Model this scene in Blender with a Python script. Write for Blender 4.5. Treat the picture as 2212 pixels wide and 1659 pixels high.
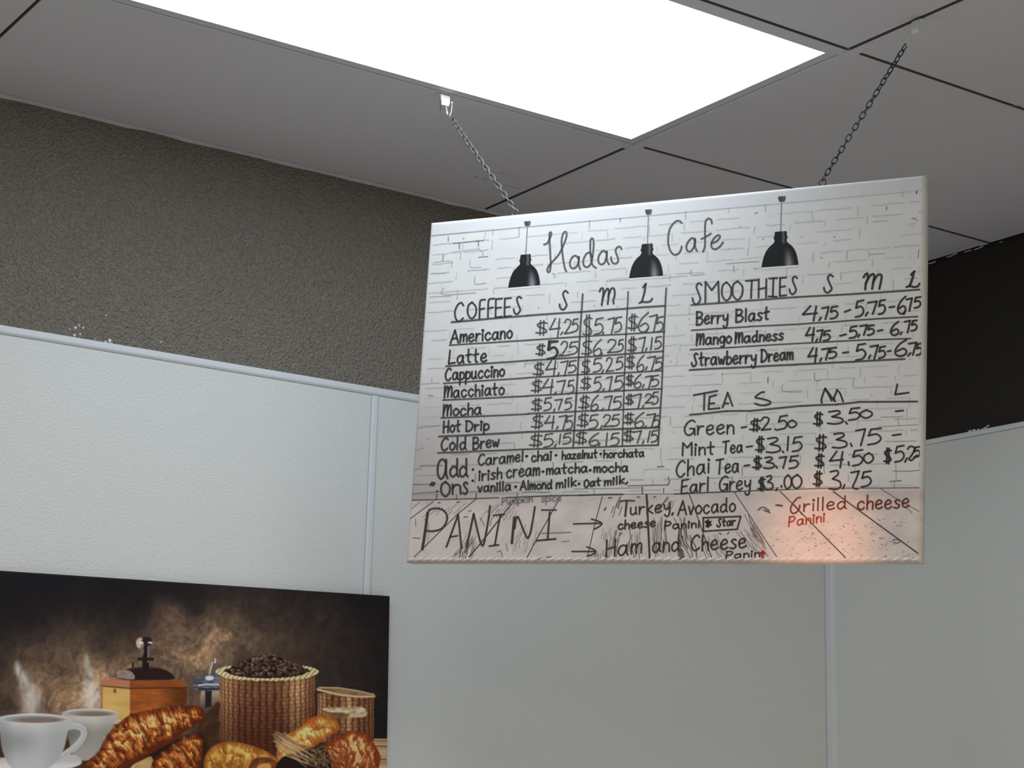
import bpy, bmesh, math, random
import numpy as np
from mathutils import Vector, Matrix

SC = bpy.context.scene
for _o in list(bpy.data.objects):
    bpy.data.objects.remove(_o, do_unlink=True)

# ------------------------------------------------------------------ camera
EYE = np.array([0.0, 0.0, 1.44])                       # eye height above the floor
CAM_R = np.array([[0.822611161, -0.568059064, 0.0248953221],
                  [0.145495962, 0.167964473, -0.974996852],
                  [0.549674269, 0.805665461, 0.220819750]])   # rows: right, down, forward
FPX, FW, FH = 3958.478, 2212.0, 1659.0
_cam = bpy.data.cameras.new('camera')
_cam.sensor_fit = 'HORIZONTAL'
_cam.sensor_width = 36.0
_cam.lens = FPX / FW * 36.0
_cam.clip_start = 0.05
CAM = bpy.data.objects.new('camera', _cam)
SC.collection.objects.link(CAM)
_m = Matrix.Identity(4)
for _i in range(3):
    _m[_i][0], _m[_i][1], _m[_i][2], _m[_i][3] = CAM_R[0][_i], -CAM_R[1][_i], -CAM_R[2][_i], EYE[_i]
CAM.matrix_world = _m
SC.camera = CAM

# ------------------------------------------------------------------ light and exposure
SC.view_settings.view_transform = 'Standard'
SC.view_settings.look = 'None'
SC.view_settings.gamma = 1.0
SC.view_settings.use_curve_mapping = False
SC.view_settings.exposure = 0.94
try:
    SC.cycles.use_denoising = True
    SC.cycles.max_bounces = 8
    SC.cycles.diffuse_bounces = 5
except Exception:
    pass
WORLD_COLOR, WORLD_STRENGTH = (1.0, 0.95, 0.88), 0.02
PANEL_COLOR, PANEL_STRENGTH = (0.74, 0.86, 1.0), 2.75
FILL_PANELS = [  # unseen ceiling panels added on the same grid as fill: place, size, watts, colour
    ((-0.88, 2.465, 2.735), (1.18, 0.56), 11.5, (1.0, 0.95, 0.86)),
    ((1.56, 0.025, 2.735), (1.18, 0.56), 15.5, (1.0, 0.95, 0.86)),
    ((-0.88, 0.025, 2.735), (1.18, 0.56), 9.5, (1.0, 0.95, 0.86)),
    ((1.56, -2.415, 2.735), (1.18, 0.56), 8.0, (1.0, 0.95, 0.86)),
    ((-0.88, -2.415, 2.735), (1.18, 0.56), 8.0, (1.0, 0.95, 0.86)),
]
WARM_SPOT = dict(loc=(0.55, 0.85, 1.1), energy=52.0, color=(1.0, 0.48, 0.24), size=math.radians(6.6))

world = bpy.data.worlds.new('room_air')
SC.world = world
world.use_nodes = True
_bg = world.node_tree.nodes['Background']
_bg.inputs[0].default_value = (*WORLD_COLOR, 1)
_bg.inputs[1].default_value = WORLD_STRENGTH
for _p, _sz, _w, _c in FILL_PANELS:
    _l = bpy.data.lights.new('fill_panel', 'AREA')
    _l.shape = 'RECTANGLE'
    _l.size, _l.size_y = _sz
    _l.energy, _l.color = _w, _c
    _o = bpy.data.objects.new('fill_panel', _l)
    _o.location = _p
    SC.collection.objects.link(_o)

# ------------------------------------------------------------------ helpers
rnd = random.Random(11)

def s2l(c):
    c = np.asarray(c, float) / 255.0
    return np.where(c <= 0.04045, c / 12.92, ((c + 0.055) / 1.055) ** 2.4)

def ray(x, y):
    return CAM_R.T @ np.array([(x - FW / 2) / FPX, (y - FH / 2) / FPX, 1.0])

def on_plane(x, y, p0, n):
    d = ray(x, y)
    return EYE + d * ((np.asarray(p0) - EYE) @ n) / (d @ n)

def on_z(x, y, z): return on_plane(x, y, (0, 0, z), np.array([0, 0, 1.0]))
def on_y(x, y, Y): return on_plane(x, y, (0, Y, 0), np.array([0, 1.0, 0]))
def on_x(x, y, X): return on_plane(x, y, (X, 0, 0), np.array([1.0, 0, 0]))

def project(P):
    q = (np.asarray(P) - EYE) @ CAM_R.T
    return np.stack([q[..., 0] / q[..., 2] * FPX + FW / 2, q[..., 1] / q[..., 2] * FPX + FH / 2], -1)

def link(name, me, mat, parent=None, kind=None, label=None, cat=None, group=None, smooth=False):
    o = bpy.data.objects.new(name, me)
    SC.collection.objects.link(o)
    if mat is not None:
        for mm in (mat if isinstance(mat, (list, tuple)) else [mat]):
            me.materials.append(mm)
    if smooth:
        me.polygons.foreach_set('use_smooth', [True] * len(me.polygons))
    if parent is not None:
        o.parent = parent
        o.matrix_parent_inverse = parent.matrix_world.inverted()
    for k, v in (('kind', kind), ('label', label), ('category', cat), ('group', group)):
        if v:
            o[k] = v
    return o

def thing(name, loc, label, cat, group=None):
    o = bpy.data.objects.new(name, None)
    o.empty_display_size = 0.05
    SC.collection.objects.link(o)
    o.matrix_world = Matrix.Translation(Vector(loc))
    o.location = loc
    bpy.context.view_layer.update()
    o['label'], o['category'] = label, cat
    if group:
        o['group'] = group
    return o

def mesh_of(bm, name='mesh'):
    me = bpy.data.meshes.new(name)
    bmesh.ops.recalc_face_normals(bm, faces=bm.faces[:])
    bm.to_mesh(me)
    bm.free()
    return me

def pydata(verts, faces, name='mesh'):
    me = bpy.data.meshes.new(name)
    me.from_pydata([tuple(map(float, v)) for v in verts], [], faces)
    me.update()
    return me

def add_box(bm, lo, hi, frame=None, bevel=0.0, segs=2):
    """box lo..hi; frame = (origin, ex, ey, ez) for a turned box"""
    r = bmesh.ops.create_cube(bm, size=1.0)
    vs = r['verts']
    for v in vs:
        c = [lo[i] + (v.co[i] + 0.5) * (hi[i] - lo[i]) for i in range(3)]
        if frame is not None:
            o, ex, ey, ez = frame
            v.co = Vector(np.asarray(o) + ex * c[0] + ey * c[1] + ez * c[2])
        else:
            v.co = Vector(c)
    if bevel:
        es = {e for v in vs for e in v.link_edges}
        bmesh.ops.bevel(bm, geom=list(es), offset=bevel, segments=segs, affect='EDGES', profile=0.5)
    return bm

def box_obj(name, lo, hi, mat, parent=None, bevel=0.0, frame=None, **kw):
    bm = bmesh.new()
    add_box(bm, lo, hi, frame, bevel)
    return link(name, mesh_of(bm, name), mat, parent, **kw)

def catmull(pts, per=6, closed=False):
    pts = [np.asarray(p, float) for p in pts]
    n = len(pts)
    if n < 3:
        return pts
    out = []
    rng = range(n if closed else n - 1)
    for i in rng:
        if closed:
            p0, p1, p2, p3 = pts[(i - 1) % n], pts[i], pts[(i + 1) % n], pts[(i + 2) % n]
        else:
            p1, p2 = pts[i], pts[i + 1]
            p0 = pts[i - 1] if i else 2 * p1 - p2
            p3 = pts[i + 2] if i + 2 < n else 2 * p2 - p1
        for k in range(per):
            t = k / per
            out.append(0.5 * ((2 * p1) + (p2 - p0) * t + (2 * p0 - 5 * p1 + 4 * p2 - p3) * t * t
                              + (3 * p1 - p0 - 3 * p2 + p3) * t ** 3))
    if not closed:
        out.append(pts[-1])
    return out

def tube(pts, r, segs=8, closed=False, caps=True):
    """verts, faces of a round wire along 3D points"""
    P = [np.asarray(p, float) for p in pts]
    n = len(P)
    T = []
    for i in range(n):
        a = P[(i - 1) % n] if (closed or i) else P[i]
        b = P[(i + 1) % n] if (closed or i < n - 1) else P[i]
        t = b - a
        T.append(t / (np.linalg.norm(t) + 1e-12))
    u = np.cross(T[0], [0.31, 0.52, 0.79])
    u /= np.linalg.norm(u)
    V, F = [], []
    for i in range(n):
        u = u - T[i] * (u @ T[i])
        u /= np.linalg.norm(u)
        w = np.cross(T[i], u)
        rr = r[i] if hasattr(r, '__len__') else r
        for k in range(segs):
            a = 2 * math.pi * k / segs
            V.append(P[i] + rr * (math.cos(a) * u + math.sin(a) * w))
    for i in range(n if closed else n - 1):
        j = (i + 1) % n
        for k in range(segs):
            k2 = (k + 1) % segs
            F.append((i * segs + k, i * segs + k2, j * segs + k2, j * segs + k))
    if caps and not closed:
        F.append(tuple(range(segs))[::-1])
        F.append(tuple((n - 1) * segs + k for k in range(segs)))
    return V, F

def tubes_obj(name, runs, mat, parent=None, **kw):
    V, F = [], []
    for pts, r in runs:
        v, f = tube(pts, r)
        b = len(V)
        V += v
        F += [tuple(i + b for i in q) for q in f]
    return link(name, pydata(V, F, name), mat, parent, smooth=True, **kw)

# ------------------------------------------------------------------ materials
def nodes_of(name):
    m = bpy.data.materials.new(name)
    m.use_nodes = True
    nt = m.node_tree
    return m, nt, nt.nodes['Principled BSDF']

def mat_plain(name, col, rough=0.5, metal=0.0, bump=None, spec=0.5, vary=0.0, vscale=6.0):
    m, nt, b = nodes_of(name)
    b.inputs['Roughness'].default_value = rough
    b.inputs['Metallic'].default_value = metal
    b.inputs['Specular IOR Level'].default_value = spec
    tc = nt.nodes.new('ShaderNodeTexCoord')
    nz = nt.nodes.new('ShaderNodeTexNoise')
    nz.inputs['Scale'].default_value = vscale
    nz.inputs['Detail'].default_value = 4
    nt.links.new(tc.outputs['Object'], nz.inputs['Vector'])
    mp = nt.nodes.new('ShaderNodeMapRange')
    mp.inputs['To Min'].default_value = 1 - vary
    mp.inputs['To Max'].default_value = 1 + vary
    nt.links.new(nz.outputs['Fac'], mp.inputs['Value'])
    vm = nt.nodes.new('ShaderNodeVectorMath')
    vm.operation = 'SCALE'
    vm.inputs[0].default_value = col
    nt.links.new(mp.outputs['Result'], vm.inputs['Scale'])
    nt.links.new(vm.outputs['Vector'], b.inputs['Base Color'])
    if bump:
        sc, strength, dist, detail = bump
        n2 = nt.nodes.new('ShaderNodeTexNoise')
        n2.inputs['Scale'].default_value = sc
        n2.inputs['Detail'].default_value = detail
        n2.inputs['Roughness'].default_value = 0.55
        nt.links.new(tc.outputs['Object'], n2.inputs['Vector'])
        bp = nt.nodes.new('ShaderNodeBump')
        bp.inputs['Strength'].default_value = strength
        bp.inputs['Distance'].default_value = dist
        nt.links.new(n2.outputs['Fac'], bp.inputs['Height'])
        nt.links.new(bp.outputs['Normal'], b.inputs['Normal'])
    return m

def mat_vcol(name, rough=0.4, spec=0.5, bump=None):
    m, nt, b = nodes_of(name)
    a = nt.nodes.new('ShaderNodeVertexColor')
    a.layer_name = 'print'
    nt.links.new(a.outputs['Color'], b.inputs['Base Color'])
    b.inputs['Roughness'].default_value = rough
    b.inputs['Specular IOR Level'].default_value = spec
    if bump:
        tc = nt.nodes.new('ShaderNodeTexCoord')
        n2 = nt.nodes.new('ShaderNodeTexNoise')
        n2.inputs['Scale'].default_value = bump[0]
        nt.links.new(tc.outputs['Object'], n2.inputs['Vector'])
        bp = nt.nodes.new('ShaderNodeBump')
        bp.inputs['Strength'].default_value = bump[1]
        bp.inputs['Distance'].default_value = bump[2]
        nt.links.new(n2.outputs['Fac'], bp.inputs['Height'])
        nt.links.new(bp.outputs['Normal'], b.inputs['Normal'])
    return m

def mat_emit(name, col, strength):
    m, nt, b = nodes_of(name)
    b.inputs['Base Color'].default_value = (0.9, 0.9, 0.9, 1)
    b.inputs['Emission Color'].default_value = (*col, 1)
    b.inputs['Emission Strength'].default_value = strength
    return m

M_CEIL = mat_plain('ceiling_vinyl', (0.675, 0.66, 0.69), 0.75, vary=0.03, vscale=2.0, spec=0.25)
M_GRID = mat_plain('grid_enamel', (0.67, 0.655, 0.68), 0.55, spec=0.3)
M_GAPSHADE = mat_plain('grid_reveal_shadow_line', (0.16, 0.15, 0.145), 0.8, spec=0.1)
M_SLOTSHADE = mat_plain('trim_slot_shade', (0.46, 0.47, 0.48), 0.7, spec=0.1)
M_DARK = mat_plain('plenum_black', (0.012, 0.012, 0.013), 0.9, spec=0.1)
M_TAUPE = mat_plain('taupe_textured_paint', (0.245, 0.216, 0.172), 0.38, bump=(185.0, 1.0, 0.0105, 1.5), vary=0.05)
M_BLACK = mat_plain('black_brown_paint', (0.026, 0.022, 0.018), 0.6, bump=(150.0, 0.4, 0.003, 3.0), spec=0.3)
M_FRP = mat_plain('white_pebbled_panel', (0.80, 0.805, 0.765), 0.34, bump=(300.0, 0.5, 0.0024, 2.0), vary=0.01)
M_PVC = mat_plain('white_trim_plastic', (0.80, 0.83, 0.84), 0.3)
M_FLOOR = mat_plain('beige_floor', (0.46, 0.46, 0.47), 0.5, vary=0.06)
M_CHIP = mat_plain('white_paint_chip', (0.85, 0.87, 0.88), 0.6)
M_CLIP = mat_plain('white_clip_plastic', (0.84, 0.82, 0.76), 0.45)
M_STEEL = mat_plain('zinc_chain_steel', (0.13, 0.13, 0.135), 0.3, metal=0.9)
M_DARKSTEEL = mat_plain('dark_chain_steel', (0.05, 0.05, 0.052), 0.4, metal=0.6)
M_WIRE = mat_plain('white_coated_wire', (0.75, 0.73, 0.70), 0.35)
M_FRAME = mat_plain('lamp_frame_enamel', (0.66, 0.64, 0.66), 0.5)
M_INK = mat_plain('black_marker_ink', (0.034, 0.031, 0.029), 0.45, vary=0.25, vscale=60)
M_INKGREY = mat_plain('thin_black_marker_ink', (0.080, 0.074, 0.068), 0.45, vary=0.3, vscale=60)
M_FAINT = mat_plain('rubbed_out_ink', (0.22, 0.195, 0.185), 0.5, vary=0.3, vscale=120)
M_RED = mat_plain('red_lettering', (0.42, 0.055, 0.03), 0.45, vary=0.2, vscale=60)  # red and red-brown base colours for the lower right lettering
M_REDBROWN = mat_plain('red_brown_lettering', (0.16, 0.035, 0.022), 0.45, vary=0.3, vscale=60)
M_PRINT = mat_vcol('canvas_print', 0.42, 0.35, bump=(900.0, 0.05, 0.0004))
M_POSTER = mat_vcol('poster_print', 0.5, 0.12)
M_CANVAS = mat_plain('white_canvas_wrap', (0.63, 0.61, 0.58), 0.42, vary=0.05, vscale=14)
# ------------------------------------------------------------------ room shell
ZC = 2.74                      # ceiling height
YL, XR = 3.3176, 3.2422        # planes of the left and the right wall
A0, A1, B0 = 2.1585, 2.7725, 2.1735   # camera-side edges of the grid bars
BAR = 0.024
GAP = 0.0045
MOD = 0.6096

wl = box_obj('wall_left', (-3.2, YL, 0), (XR + 0.12, YL + 0.12, 2.95), M_TAUPE, kind='structure')
wr = box_obj('wall_right', (XR, -3.2, 0), (XR + 0.12, YL, 2.95), M_BLACK, kind='structure')
box_obj('floor', (-3.2, -3.2, -0.1), (XR + 0.12, YL + 0.12, 0.0), M_FLOOR, kind='structure')

# ceiling: black plenum slab with lay-in tiles on a metal grid
ceil = box_obj('ceiling', (-3.2, -3.2, ZC + 0.02), (XR, YL, ZC + 0.10), M_DARK, kind='structure')
ys = [A1 - MOD * k for k in range(0, 9)]            # bars running along X
xs = [B0 - MOD * 2 * k for k in range(0, 4)]        # bars running along Y
ystrips = [(A1 + BAR, YL - 0.0115)] + [(y - MOD + BAR, y - GAP) for y in ys[:-1]]
xstrips = [(B0 + BAR, XR - 0.006)] + [(x - MOD * 2 + BAR, x - GAP) for x in xs[:-1]]
LAMP_X, LAMP_Y = (B0 - MOD * 2 + BAR, B0), (A0 + BAR, A1)
for xi, (x0, x1) in enumerate(xstrips):
    for yi, (y0, y1) in enumerate(ystrips):
        if xi == 1 and yi == 1:
            continue                                  # the light panel lies here
        box_obj('ceiling_tile', (x0, y0, ZC), (x1, y1, ZC + 0.014), M_CEIL, ceil, bevel=0.001)
n_trim = 0
def trim(lo, hi, mat=M_GRID, bevel=0.0006, frame=None):
    global n_trim
    n_trim += 1
    return box_obj('trim_%d' % n_trim, lo, hi, mat, bevel=bevel, frame=frame, kind='structure')
for x in xs:
    trim((x, -3.2, ZC - 0.0024), (x + BAR, YL - 0.0115, ZC + 0.012))
edges = [-3.2] + [v for x in reversed(xs) for v in (x, x + BAR)] + [XR - 0.006]
for y in ys:
    for k in range(0, len(edges), 2):
        trim((edges[k] + 0.0005, y, ZC - 0.0021), (edges[k + 1] - 0.0005, y + BAR, ZC + 0.012))
# strip coloured dark as the shadow gap beside each bar; the lamp takes its place where it is fitted
def gap_shade_strip(lo, hi):
    trim(lo, hi, M_GAPSHADE, bevel=0.0)
for x in xs:
    for k, (y0, y1) in enumerate(ystrips):
        if not (x == B0 and k == 1):
            gap_shade_strip((x - 0.0012, y0, ZC - 0.0023), (x, y1, ZC + 0.012))
for y in ys[:-1]:
    for k, (x0, x1) in enumerate(xstrips):
        if not (abs(y - A1) < 1e-6 and k == 1):
            gap_shade_strip((x0, y - 0.0012, ZC - 0.0020), (x1, y, ZC + 0.012))
# wall angle on the left wall with a slightly uneven painted lower edge
bm = bmesh.new()
N = 150
rows = []
for i in range(N + 1):
    x = -3.2 + (XR + 3.2) * i / N
    d = 0.0015 * math.sin(i * 1.7) * math.sin(i * 0.37) + 0.0012 * rnd.random()
    rows.append([bm.verts.new((x, YL - 0.0100, ZC - 0.0005)), bm.verts.new((x, YL - 0.0015, ZC - 0.003 - d)),
                 bm.verts.new((x, YL + 0.004, ZC - 0.005 - d)), bm.verts.new((x, YL + 0.004, ZC + 0.012)),
                 bm.verts.new((x, YL - 0.0100, ZC + 0.012))])
for a, b in zip(rows, rows[1:]):
    for k in range(5):
        bm.faces.new((a[k], b[k], b[(k + 1) % 5], a[(k + 1) % 5]))
n_trim += 1
link('trim_%d' % n_trim, mesh_of(bm), M_GRID, kind='structure')
# broken caulk line along the right wall
bm = bmesh.new()
for (xa, ya), (xb, yb), hh in (((2004, 571), (2012, 568), .003), ((2012, 569), (2021, 565), .0045), ((2045, 556), (2056, 553), .003), ((2054, 553), (2068, 547), .0042), ((2084, 545), (2098, 540), .003),
                               ((2105, 540), (2113, 537), .003), ((2111, 538), (2124, 532), .0036), ((2160, 524), (2166, 522), .002)):
    pa, pb = on_x(xa, ya, XR), on_x(xb, yb, XR)
    V = [bm.verts.new((XR - dx, p[1], p[2] + dz)) for p, h2 in ((pa, hh * .5), (pb, hh)) for dx, dz in ((-.002, -h2 * .5), (.002, -h2 * .3), (.0025, h2 * .3), (-.002, h2 * .5))]
    for q in ((0, 1, 5, 4), (1, 2, 6, 5), (2, 3, 7, 6), (3, 0, 4, 7), (3, 2, 1, 0), (4, 5, 6, 7)):
        bm.faces.new([V[i] for i in q])
n_trim += 1
link('trim_%d' % n_trim, mesh_of(bm), M_GRID, kind='structure')

# white pebbled cladding on the lower walls, each sheet its own part
ZT = EYE[2] + 0.836
SEAM = 1.9085
T = 0.003
box_obj('cladding_sheet', (-3.2, YL - T, 0), (SEAM - 0.002, YL + 0.01, ZT), M_FRP, wl)
box_obj('cladding_sheet', (SEAM + 0.002, YL - T, 0), (XR - 0.002, YL + 0.01, ZT), M_FRP, wl)
box_obj('cladding_sheet', (XR - T, -3.2, 0), (XR + 0.01, YL - 0.004, ZT + 0.016), M_FRP, wr)

def profile_strip(name, origin, along, out, up, length, width, thick, mat, base=T):
    """rounded trim strip: a lip sits on the sheet edge, a step shadow runs along its lower edge"""
    prof = [(0.0, -0.002), (0.0, base + 0.0008), (width * 0.08, base + 0.0010), (width * 0.16, base + 0.0012),
            (width * 0.20, base + thick * 0.75), (width * 0.34, base + thick), (width * 0.8, base + thick),
            (width * 0.95, base + thick * 0.7), (width, base * 0.4), (width, -0.002)]
    V, F = [], []
    o, a, n, u = (np.asarray(v, float) for v in (origin, along, out, up))
    for k in (0.0, length):
        for w, t in prof:
            V.append(o + a * k + u * w + n * t)
    m = len(prof)
    for k in range(m):
        k2 = (k + 1) % m
        F.append((k, k2, m + k2, m + k))
    F.append(tuple(range(m))[::-1])
    F.append(tuple(m + k for k in range(m)))
    me = pydata(V, F, name)
    bm = bmesh.new()
    bm.from_mesh(me)
    return link(name, mesh_of(bm), mat, kind='structure')

n_trim += 1
profile_strip('trim_%d' % n_trim, (-3.2, YL, EYE[2] + 0.8310), (1, 0, 0), (0, -1, 0), (0, 0, 1), XR + 3.2 - 0.006, 0.0175, 0.003, M_PVC)
n_trim += 1
profile_strip('trim_%d' % n_trim, (XR, YL - 0.006, EYE[2] + 0.8475), (0, -1, 0), (-1, 0, 0), (0, 0, 1), YL + 3.2 - 0.01, 0.0135, 0.003, M_PVC)
# grey strips standing in for shadow in the slots where sheets slip in
trim((-3.2, YL - T - 0.0016, EYE[2] + 0.8308), (XR - 0.01, YL, EYE[2] + 0.8330), M_SLOTSHADE, bevel=0.0)
trim((XR - T - 0.0016, -3.2, EYE[2] + 0.8474), (XR, YL - 0.01, EYE[2] + 0.8490), M_SLOTSHADE, bevel=0.0)
trim((SEAM - 0.0088, YL - T - 0.0006, 0.02), (SEAM - 0.0076, YL, ZT - 0.006), M_SLOTSHADE, bevel=0.0)
trim((SEAM + 0.0090, YL - T - 0.0006, 0.02), (SEAM + 0.0099, YL, ZT - 0.006), M_SLOTSHADE, bevel=0.0)
trim((XR - 0.0252, YL - T - 0.0010, 0.02), (XR - 0.0240, YL, ZT - 0.006), M_SLOTSHADE, bevel=0.0)
n_trim += 1   # vertical divider over the seam of the two sheets
profile_strip('trim_%d' % n_trim, (SEAM - 0.0075, YL, 0.02), (0, 0, 1), (0, -1, 0), (1, 0, 0), ZT - 0.026, 0.0165, 0.0028, M_PVC)
n_trim += 1   # inside-corner strip
bm = bmesh.new()
prof = [(-0.024, 0.0), (-0.024, -0.0042), (-0.016, -0.0050), (-0.008, -0.0075), (-0.0060, -0.0110), (-0.0042, -0.017), (-0.0032, -0.0175), (0.0, -0.0175), (0.0, 0.0)]
a = [bm.verts.new((XR + px, YL + py, 0.02)) for px, py in prof]
b = [bm.verts.new((XR + px, YL + py, ZT + 0.010)) for px, py in prof]
for k in range(len(prof)):
    k2 = (k + 1) % len(prof)
    bm.faces.new((a[k], a[k2], b[k2], b[k]))
bm.faces.new(b)
bm.faces.new(a[::-1])
link('trim_%d' % n_trim, mesh_of(bm), M_PVC, kind='structure')
# white paint flecks left on the dark walls above the cap strips
bm = bmesh.new()
flecks = [(163, 708, 3.2), (171, 703, 2.2), (180, 708, 2.5), (161, 724, 3.0), (173, 722, 2.4), (150, 711, 1.8), (237, 736, 4.2), (228, 739, 3.2),
          (241, 743, 3.0), (348, 739, 2.0), (465, 783, 2.0), (229, 681, 2.0), (205, 732, 1.5)]
for fx, fy, fr in flecks:
    p = on_y(fx, fy, YL)
    r = bmesh.ops.create_icosphere(bm, subdivisions=2, radius=1.0)
    for v in r['verts']:
        v.co = Vector((p[0] + v.co.x * fr * 0.0008 * (0.8 + 0.5 * rnd.random()), p[1] + v.co.y * 0.0012, p[2] + v.co.z * fr * 0.0009 * (0.8 + 0.5 * rnd.random())))
link('paint_fleck', mesh_of(bm), M_CHIP, wl, smooth=True)
bm = bmesh.new()
for fx, fy, fr in [(2095, 932, 5), (2104, 930, 5), (2113, 929, 4), (2122, 928, 4), (2128, 925, 4), (2133, 921, 3), (2136, 919, 2)]:
    p = on_x(fx, fy, XR)
    r = bmesh.ops.create_icosphere(bm, subdivisions=2, radius=1.0)
    for v in r['verts']:
        v.co = Vector((p[0] + v.co.x * 0.0012, p[1] + v.co.y * fr * 0.0011, p[2] + v.co.z * fr * 0.0007 * (0.8 + 0.5 * rnd.random())))
link('paint_fleck', mesh_of(bm), M_PVC, wr, smooth=True)

# ------------------------------------------------------------------ flat ceiling light panel
lp = thing('ceiling_light_panel', ((LAMP_X[0] + LAMP_X[1]) / 2, (LAMP_Y[0] + LAMP_Y[1]) / 2, ZC),
           'bright white rectangular light panel set flush in the tiled ceiling', 'ceiling light')
DX, DY = (LAMP_X[0] + 0.021, B0 - 0.0225), (A0 + 0.0385, A1 - 0.0225)
bm = bmesh.new()
zf = ZC + 0.0004
fo = [(LAMP_X[0] + 0.001, LAMP_Y[0] + 0.001), (LAMP_X[1] - 0.001, LAMP_Y[0] + 0.001), (LAMP_X[1] - 0.001, LAMP_Y[1] - 0.001), (LAMP_X[0] + 0.001, LAMP_Y[1] - 0.001)]
fi = [(DX[0], DY[0]), (DX[1], DY[0]), (DX[1], DY[1]), (DX[0], DY[1])]
R0 = [bm.verts.new((x, y, ZC + 0.016)) for x, y in fo]
R1 = [bm.verts.new((x, y, zf)) for x, y in fo]
R2 = [bm.verts.new((x, y, zf - 0.0006)) for x, y in fi]
R3 = [bm.verts.new((x, y, zf + 0.006)) for x, y in fi]
for a, b in ((R0, R1), (R1, R2), (R2, R3)):
    for k in range(4):
        bm.faces.new((a[k], a[(k + 1) % 4], b[(k + 1) % 4], b[k]))
link('frame', mesh_of(bm), M_FRAME, lp)
M_LIGHT = mat_emit('lit_diffuser', PANEL_COLOR, PANEL_STRENGTH)
bm = bmesh.new()
nx, ny = 16, 10
g = [[bm.verts.new((DX[0] + 0.0006 + (DX[1] - DX[0] - 0.0012) * i / nx, DY[0] + 0.0006 + (DY[1] - DY[0] - 0.0012) * j / ny,
                    zf - 0.0008)) for j in range(ny + 1)] for i in range(nx + 1)]
for i in range(nx):
    for j in range(ny):
        bm.faces.new((g[i][j], g[i][j + 1], g[i + 1][j + 1], g[i + 1][j]))
link('diffuser', mesh_of(bm), M_LIGHT, lp, label='glowing white diffuser')


# scuffs on the tiles
bm = bmesh.new()
for (xa, ya), (xb, yb), w in (((1027, 381), (1032, 383), 2.2), ((1044, 385), (1051, 387), 2.2), ((1078, 371), (1092, 376), 1.0), ((1086, 398), (1102, 402), 1.0), ((1104, 403), (1122, 408), 1.2),
                              ((2168, 229), (2182, 228), 2.0), ((2186, 227), (2205, 230), 2.6)):
    pa, pb = on_z(xa, ya, ZC), on_z(xb, yb, ZC)
    d = (pb - pa) / np.linalg.norm(pb - pa)
    nrm = np.array([-d[1], d[0], 0]) * w * 0.0009
    vs4 = [bm.verts.new((p[0], p[1], ZC - 0.0002)) for p in (pa - nrm, pb - nrm, pb + nrm, pa + nrm)]
    bm.faces.new(vs4)
link('scuff_marks', mesh_of(bm), mat_plain('scuff_grey', (0.22, 0.21, 0.20), 0.8), ceil)
# ------------------------------------------------------------------ hanging menu canvas
BC = np.array([1.93664099, 2.40556495, 0.71505766]) + EYE
BU = np.array([0.4752568, -0.87912581, -0.03562004])
BV = np.array([0.02388707, -0.02757721, 0.99933423])
BN = np.array([-0.87952281, -0.47579125, 0.00789348])
BW, BH, BT = 0.9365, 0.6406, 0.024

board = thing('menu_board', BC, 'large white canvas menu board with handwritten drinks prices hung on two chains', 'menu board')
def bpt(u, v, w=0.0): return BC + BU * u + BV * v + BN * w
def buv(x, y):
    p = on_plane(x, y, BC, BN) - BC
    return np.array([p @ BU, p @ BV])

# stretched canvas with rounded, slightly puckered edges; the print wraps round the sides
PX = lambda x, y: buv(x, y)
HZ_L, HZ_R = buv(884, 1081)[1], buv(1988, 1057)[1]     # where the printed floor meets the printed wall
def horizon(u): return HZ_L + (HZ_R - HZ_L) * (u + BW / 2) / BW

# value noise
def vnoise(x, y, seed):
    xi, yi = np.floor(x).astype(np.int64), np.floor(y).astype(np.int64)
    fx, fy = x - xi, y - yi
    fx, fy = fx * fx * (3 - 2 * fx), fy * fy * (3 - 2 * fy)
    def h(a, b):
        n = (a * 374761393 + b * 668265263 + seed * 1442695) & 0x7fffffff
        n = ((n ^ (n >> 13)) * 1274126177) & 0x7fffffff
        return ((n ^ (n >> 16)) & 0xffff) / 65535.0
    return ((h(xi, yi) * (1 - fx) + h(xi + 1, yi) * fx) * (1 - fy)
            + (h(xi, yi + 1) * (1 - fx) + h(xi + 1, yi + 1) * fx) * fy)
def fbm(x, y, seed, octv=4, gain=0.5):
    s, a, t = 0.0, 1.0, 0.0
    for o in range(octv):
        s = s + a * vnoise(x * 2 ** o, y * 2 ** o, seed + o * 17)
        t += a
        a *= gain
    return s / t
def sst(a, b, x):
    t = np.clip((x - a) / (b - a), 0, 1)
    return t * t * (3 - 2 * t)

def grid_mesh(name, P, col, wrap=False):
    """P: (ny, nx, 3) points, col: (ny, nx, 3) linear colours stored as the print"""
    ny, nx = P.shape[:2]
    me = bpy.data.meshes.new(name)
    me.vertices.add(nx * ny)
    me.vertices.foreach_set('co', P.reshape(-1).astype(np.float32))
    idx = np.arange(nx * ny).reshape(ny, nx)
    q = np.stack([idx[:-1, :-1], idx[1:, :-1], idx[1:, 1:], idx[:-1, 1:]], -1).reshape(-1, 4)
    me.loops.add(q.size)
    me.loops.foreach_set('vertex_index', q.reshape(-1).astype(np.int32))
    me.polygons.add(len(q))
    me.polygons.foreach_set('loop_start', (np.arange(len(q)) * 4).astype(np.int32))
    me.polygons.foreach_set('loop_total', np.full(len(q), 4, np.int32))
    me.update(calc_edges=True)
    at = me.color_attributes.new('print', 'FLOAT_COLOR', 'POINT')
    at.data.foreach_set('color', np.concatenate([col.reshape(-1, 3), np.ones((nx * ny, 1))], 1).reshape(-1).astype(np.float32))
    me.polygons.foreach_set('use_smooth', [True] * len(q))
    return me

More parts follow.
